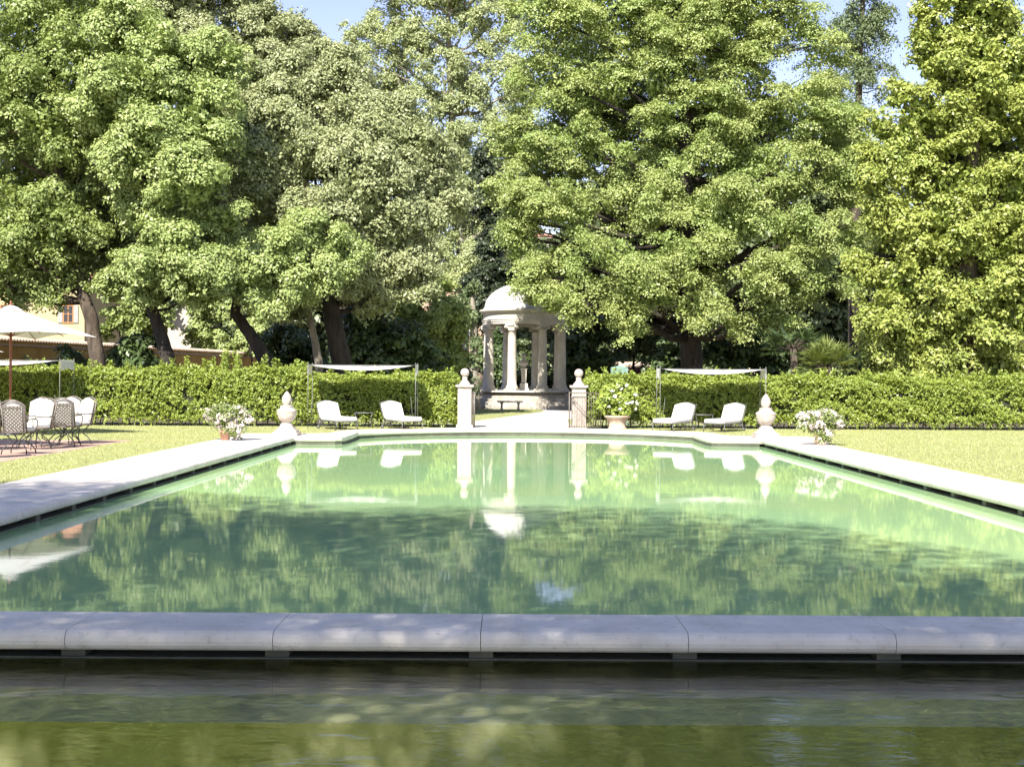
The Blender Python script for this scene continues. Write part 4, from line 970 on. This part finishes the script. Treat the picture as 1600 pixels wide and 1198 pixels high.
# ------------------------------------------------------------------ patio chairs (facing +Y locally)
def make_chair(label):
    root = empty('patio_chair', (0,0,0), label, 'chair', 'high-backed metal patio chairs with cushions')
    T = Matrix.Translation((0,-.24,.42)) @ Matrix.Rotation(R(13), 4, 'X')
    def arch(w_, z0, z1, rise, n=10): return [(-w_,z0)]+[(w_*(-1+2*i/n), z1+rise*math.cos((-1+2*i/n)*math.pi/2)) for i in range(n+1)]+[(w_,z0)]
    mb = MB(); mb.tube([T @ Vector((x_,0,z_)) for x_, z_ in arch(.245,-.02,.52,.10)],.017,8); mb.tube([T @ Vector((-.245,0,.0)), T @ Vector((.245,0,.0))],.014,8)
    mb.tube([T @ Vector((-.24,0,.50)), T @ Vector((.24,0,.50))],.010,6)
    for sx in (-1,1): mb.tube([T @ Vector((sx*.185,0,0)), T @ Vector((sx*.185,0,.5))],.012,6)
    mb.build('back_frame', M['castmetal'], root)
    mb = MB(); nx_ = 5; nz_ = 7; w_ = .18; h_ = .49
    for k in range(-nz_, nx_+1+nz_):
        for sg in (-1,1):
            pts = []
            for j in range(nz_*2+1):
                x_ = (-w_+2*w_*(k+sg*j/2)/nx_) if sg > 0 else (w_-2*w_*(k+j/2)/nx_)
                z_ = h_*j/(nz_*2)
                if -w_-1e-6 <= x_ <= w_+1e-6: pts.append(T @ Vector((x_,0,z_+.005)))
            if len(pts) > 1: mb.tube(pts,.0065,4)
    mb.build('back_lattice', M['castmetal'], root)
    # back cushion
    mb = MB(); prof = arch(.215,.06,.50,.085); n = len(prof); vs = []
    for yy, sc in ((.025,.95),(.035,1),(.085,1),(.10,.94)):
        for x_, z_ in prof: vs.append(T @ Vector((x_*sc,yy,.3+(z_-.3)*sc)))
    fs = []
    for k in range(3):
        for i in range(n): j = (i+1) % n; fs.append((k*n+i,(k+1)*n+i,(k+1)*n+j,k*n+j))
    fs.append(tuple(range(n))); fs.append(tuple(reversed(range(3*n,4*n)))); mb.add(vs, fs); mb.build('back_cushion', M['fabric'], root)
    mb = MB(); mb.rbox(-.24,.24,-.22,.26,.43,.50,.03); mb.build('seat_cushion', M['fabric'], root)
    mb = MB(); mb.tube([(-.25,-.24,.42),(.25,-.24,.42),(.25,.27,.42),(-.25,.27,.42),(-.25,-.24,.42)],.014,6)
    for q in range(5): xq = -.2+.1*q; mb.tube([(xq,-.24,.415),(xq,.27,.415)],.008,5)
    mb.build('seat_frame', M['castmetal'], root)
    for sx in (-1,1):
        mb = MB(); mb.tube([T @ Vector((sx*.25,.0,.24)), Vector((sx*.28,-.1,.66)), Vector((sx*.28,.14,.66)), Vector((sx*.28,.23,.61)), Vector((sx*.27,.22,.52)), Vector((sx*.25,.2,.42))],.013,6); mb.build('armrest', M['castmetal'], root)
        for fy in (-1,1):
            mb = MB(); y0_ = .22 if fy > 0 else -.2
            mb.tube([(sx*.22,y0_,.42),(sx*.10,y0_*.75,.30),(sx*.08,y0_*.6,.24),(sx*.17,y0_*.85,.17),(sx*.23,y0_*1.05,.08),(sx*.24,y0_*1.15,0)],.012,6); mb.build('leg', M['iron'], root)
    return root
ch = make_chair('lattice-backed chair seen from behind, nearest of the patio chairs at the left edge')
cs = [(-9.30,24.3,0,None),
      (-9.33,27.0,4,'lattice-backed chair seen from behind, the right one of the two shown from the back'),
      (-9.60,25.9,146,'chair with a brightly sunlit white cushion between the two lattice backs'),
      (-9.50,28.1,140,'rightmost patio chair, its greyish cushion turned away from the sun'),
      (-9.55,23.0,122,'chair cut by the left edge, its grey cushion leaning left'),
      (-9.95,26.9,178,'chair facing the viewpoint, its arched top showing above the nearest lattice back'),
      (-9.85,28.4,170,'chair whose seat cushion alone shows, left of the second lattice back')]
for i, (x, y, a, lab) in enumerate(cs):
    o = ch if i == 0 else copy_tree(ch)
    if lab: o["label"] = lab
    o.location = (x, y, GZ+.008); o.rotation_euler = (0,0,R(a))
root = empty('patio_table', (-10.7,25.6,GZ+.008), 'round dark iron table among the patio chairs at the left edge', 'table')
mb = MB(); mb.lathe([(.02,.70),(.62,.70),(.64,.715),(.62,.73),(.02,.73)], n=40); mb.build('table_top', M['greymetal'], root)
mb = MB()
for k in range(4):
    a = R(45+90*k); c_, s_ = math.cos(a), math.sin(a); mb.tube([(c_*.3,s_*.3,.70),(c_*.1,s_*.1,.45),(c_*.14,s_*.14,.2),(c_*.4,s_*.4,0)],.018,7)
mb.build('pedestal', M['iron'], root)

# ------------------------------------------------------------------ teal cabinet, walls, villas
p = at(968,600,41.5)
root = empty('garden_cabinet', (p.x,41.5,GZ), 'teal painted cabinet with a low arched top standing behind the hedge', 'cabinet')
ztop = at(968,571,41.5).z-GZ
mb = MB(); pr = [(-.27,0),(.27,0),(.27,ztop-.06),(.15,ztop-.03),(0,ztop),(-.15,ztop-.03),(-.27,ztop-.06)]; n = len(pr)
mb.add([(x_,0,z_) for x_,z_ in pr]+[(x_,.3,z_) for x_,z_ in pr], [tuple(range(n)), tuple(reversed(range(n,2*n)))]+[(i,i+n,(i+1)%n+n,(i+1)%n) for i in range(n)])
mb.build('body', M['teal'], root)
mb = MB(); mb.box(-.006,.006,-.006,0,.3,ztop-.08); mb.box(-.2,.2,-.008,-.001,ztop-.12,ztop-.10); mb.box(.03,.05,-.02,0,1.2,1.3); mb.build('door_trim', M['teal'], root)

root = empty('garden_wall', (-21.5,54,GZ), 'long ochre garden wall with pale tile capping at the left, behind the oaks', 'wall')
mb = MB(); a = Vector((-24.8,31,0)); b_ = Vector((-16.5,88,0)); d = (b_-a).normalized(); nrm = Vector((d.y,-d.x,0)); Lw = (b_-a).length; o_ = Vector((-21.5,54,0))
MM = Matrix.Translation(a-o_) @ Matrix(((d.x,-nrm.x,0,0),(d.y,-nrm.y,0,0),(0,0,1,0),(0,0,0,1)))
mb.box(0,Lw,-.0,.4,0,2.78, mat=MM); mb.box(0,Lw,-.02,.38,2.861,3.02, mat=MM); mb.build('render', M['ochre'], root)
mb = MB(); mb.box(0,Lw,-.06,.40,2.782,2.86, mat=MM)
k = 0
while k*.25 < Lw:
    q = k*.25; mb.tube([MM @ Vector((q+.12,-.12,3.02)), MM @ Vector((q+.12,.2,3.13))],.07,6,smooth=True); k += 1
mb.build('tile_capping', M['walltile'], root)
# ivy on the wall
pts = []; 
rg = np.random.default_rng(2)
for k in range(26):
    q = rg.uniform(12, 50); z0 = rg.uniform(1.2, 2.9); h_ = rg.uniform(.3, 1.2)
    for j in range(60): pts.append((q+rg.normal()*.22, -.1+rg.normal()*.04, z0-rg.random()*h_))
W3 = np.array([tuple(MM @ Vector(p_)) for p_ in pts])
leaf_mesh('climbing_leaves', W3, np.tile(np.array([[.9,-.3,.3]]),(len(W3),1))+rg.normal(size=(len(W3),3))*.4, .06*rg.uniform(.7,1.3,len(W3)), rg.random(len(W3)), M['oakb'], root)

def building(name, X0, X1, Y, depth, zt_, wall, roof, label, wins=(), eave=.5, roofh=1.8):
    cx = (X0+X1)/2; w_ = (X1-X0)/2
    root = empty(name, (cx, Y, GZ), label, 'house')
    mb = MB(); mb.box(-w_,w_,0,depth,0,zt_); mb.build('wall', wall, root)
    mb = MB(); mb.box(-w_-eave,w_+eave,-eave,depth+eave,zt_+.002,zt_+.16); mb.build('eave', M['creamwall'], root)
    e = eave+.1; m_ = depth/2
    mb = MB(); vs = [(-w_-e,-e,zt_+.165),(w_+e,-e,zt_+.165),(w_+e,depth+e,zt_+.165),(-w_-e,depth+e,zt_+.165),(-w_+m_*.6,m_,zt_+.165+roofh),(w_-m_*.6,m_,zt_+.165+roofh)]
    mb.add(vs, [(0,1,5,4),(1,2,5),(2,3,4,5),(3,0,4),(3,2,1,0)]); mb.build('roof', roof, root)
    for (wx, wz, ww, wh) in wins:
        wx -= cx
        mb = MB()
        for bx_ in ((wx-ww/2-.08,wx-ww/2,wz-wh/2-.08,wz+wh/2+.08),(wx+ww/2,wx+ww/2+.08,wz-wh/2-.08,wz+wh/2+.08),(wx-ww/2,wx+ww/2,wz+wh/2,wz+wh/2+.08),(wx-ww/2,wx+ww/2,wz-wh/2-.08,wz-wh/2),(wx-.03,wx+.03,wz-wh/2,wz+wh/2),(wx-ww/2,wx-.03,wz-.02,wz+.02),(wx+.03,wx+ww/2,wz-.02,wz+.02)):
            mb.box(bx_[0],bx_[1],-.06,-.003,bx_[2],bx_[3])
        fo = mb.build('window', M['frame'], root)
        mb = MB(); mb.box(wx-ww/2,wx+ww/2,-.03,-.002,wz-wh/2,wz+wh/2); mb.build('pane', M['glass'], fo)
        for sx in (-1,1):
            mb = MB(); x_ = wx+sx*(ww/2+.09+ww*.27); mb.box(x_-ww*.26,x_+ww*.26,-.08,-.004,wz-wh/2-.05,wz+wh/2+.05)
            for q in range(14): z_ = wz-wh/2+wh*(q+.5)/14; mb.box(x_-ww*.21,x_+ww*.21,-.095,-.081,z_-.02,z_+.02)
            mb.build('shutter', M['shutter'], root)
p = at(107,490,92)
building('villa', at(-120,500,92).x, at(132,500,92).x, 92, 9, 8.4, M['yellowwall'], M['rooftile'], 'pale yellow villa with an orange-framed window behind the leftmost oak', [(p.x,p.z,.62,1.15),(p.x-4.5,p.z,.62,1.15),(p.x-9,p.z,.62,1.15),(p.x-13.5,p.z,.62,1.15)])
building('house', at(262,500,104).x, at(335,500,104).x, 104, 8, 8.0, M['creamwall'], M['rooftile'], 'cream house glimpsed between the second and third oak trunks', [(at(322,500,104).x,4.6,.8,1.3)])
building('villa', at(735,400,125).x, at(880,400,125).x, 125, 12, at(750,372,125).z, M['creamwall'], M['rooftile'], 'tall pale villa whose white eave shows above the temple dome', [(at(760,430,125).x,9,1.0,1.7)], roofh=1.2)
building('house', at(650,420,112).x, at(800,420,112).x, 112, 8, at(750,432,112).z, M['pinkwall'], M['rooftile'], 'pink house with a terracotta roof below the tall pale villa', [(at(720,470,112).x,6,.9,1.4)], roofh=1.4)
root = empty('boundary_wall', (at(985,590,82).x,82,GZ), 'low pinkish wall with a tiled top behind the teal cabinet', 'wall')
mb = MB(); mb.box(-3.6,3.0,0,.4,0,2.3); mb.build('render', M['pinkwall'], root)
mb = MB(); mb.add([(-3.7,-.15,2.302),(3.1,-.15,2.302),(3.1,.55,2.302),(-3.7,.55,2.302),(-3.7,.2,2.62),(3.1,.2,2.62)], [(0,1,5,4),(2,3,4,5),(1,2,5),(3,0,4),(3,2,1,0)]); mb.build('tile_capping', M['walltile'], root)
# cream wall under the dark laurels, right of the temple and behind the palm
# ------------------------------------------------------------------ fan palms
def fan_palm(X, Y, h, r, nf_, label, seed, mat='palm'):
    rg = np.random.default_rng(seed)
    root = empty('fan_palm', (X, Y, GZ), label, 'palm', 'fan palms behind the right hedge')
    mb = MB(); mb.tube([(0,0,0),(.05,0,h*.5),(0,0,h)], [.16,.13,.12], 10)
    V = []; A = []; Nn = []; Sz = []
    for k in range(nf_):
        d = norm(rg.normal(size=(1,3)))[0]; d[2] = abs(d[2])*.9-.15; d /= np.linalg.norm(d)
        st = np.array([0,0,h]); en = st+d*r*.55+np.array([0,0,-.06*r])
        mb.tube([tuple(st), tuple((st+en)/2+np.array([0,0,.05])), tuple(en)], [.014,.010,.007], 5)
        side = np.cross(d, [0,0,1.0]); side /= max(1e-6, np.linalg.norm(side)); upv = np.cross(side, d)
        for j in range(22):
            a = R(-105+210*j/21); bd = d*math.cos(a)+side*math.sin(a)*.95
            L_ = r*.5*(1-.25*abs(math.sin(a))); bd = bd+np.array([0,0,-.15]); bd /= np.linalg.norm(bd)
            V.append(en+bd*L_*.5); A.append(bd); Nn.append(upv+rg.normal(size=3)*.2); Sz.append(L_*.5)
    mb.build('trunk', M['bark'], root)
    leaf_mesh('fronds', np.array(V), np.array(Nn), np.array(Sz), rg.random(len(V)), M[mat], root, aspect=.085, a_dir=np.array(A))
p = at(1293,562,42.6); fan_palm(p.x, 42.6, p.z-.2, 1.15, 70, 'sunlit fan palm with pale radiating fronds right of the right canopy', 3)
p = at(1240,535,46); fan_palm(p.x, 46, p.z-.2, 1.3, 40, 'dark shaded fan palm left of the sunlit one', 6, 'laurel')  # this palm's shade is put in by the dark laurel leaf colour
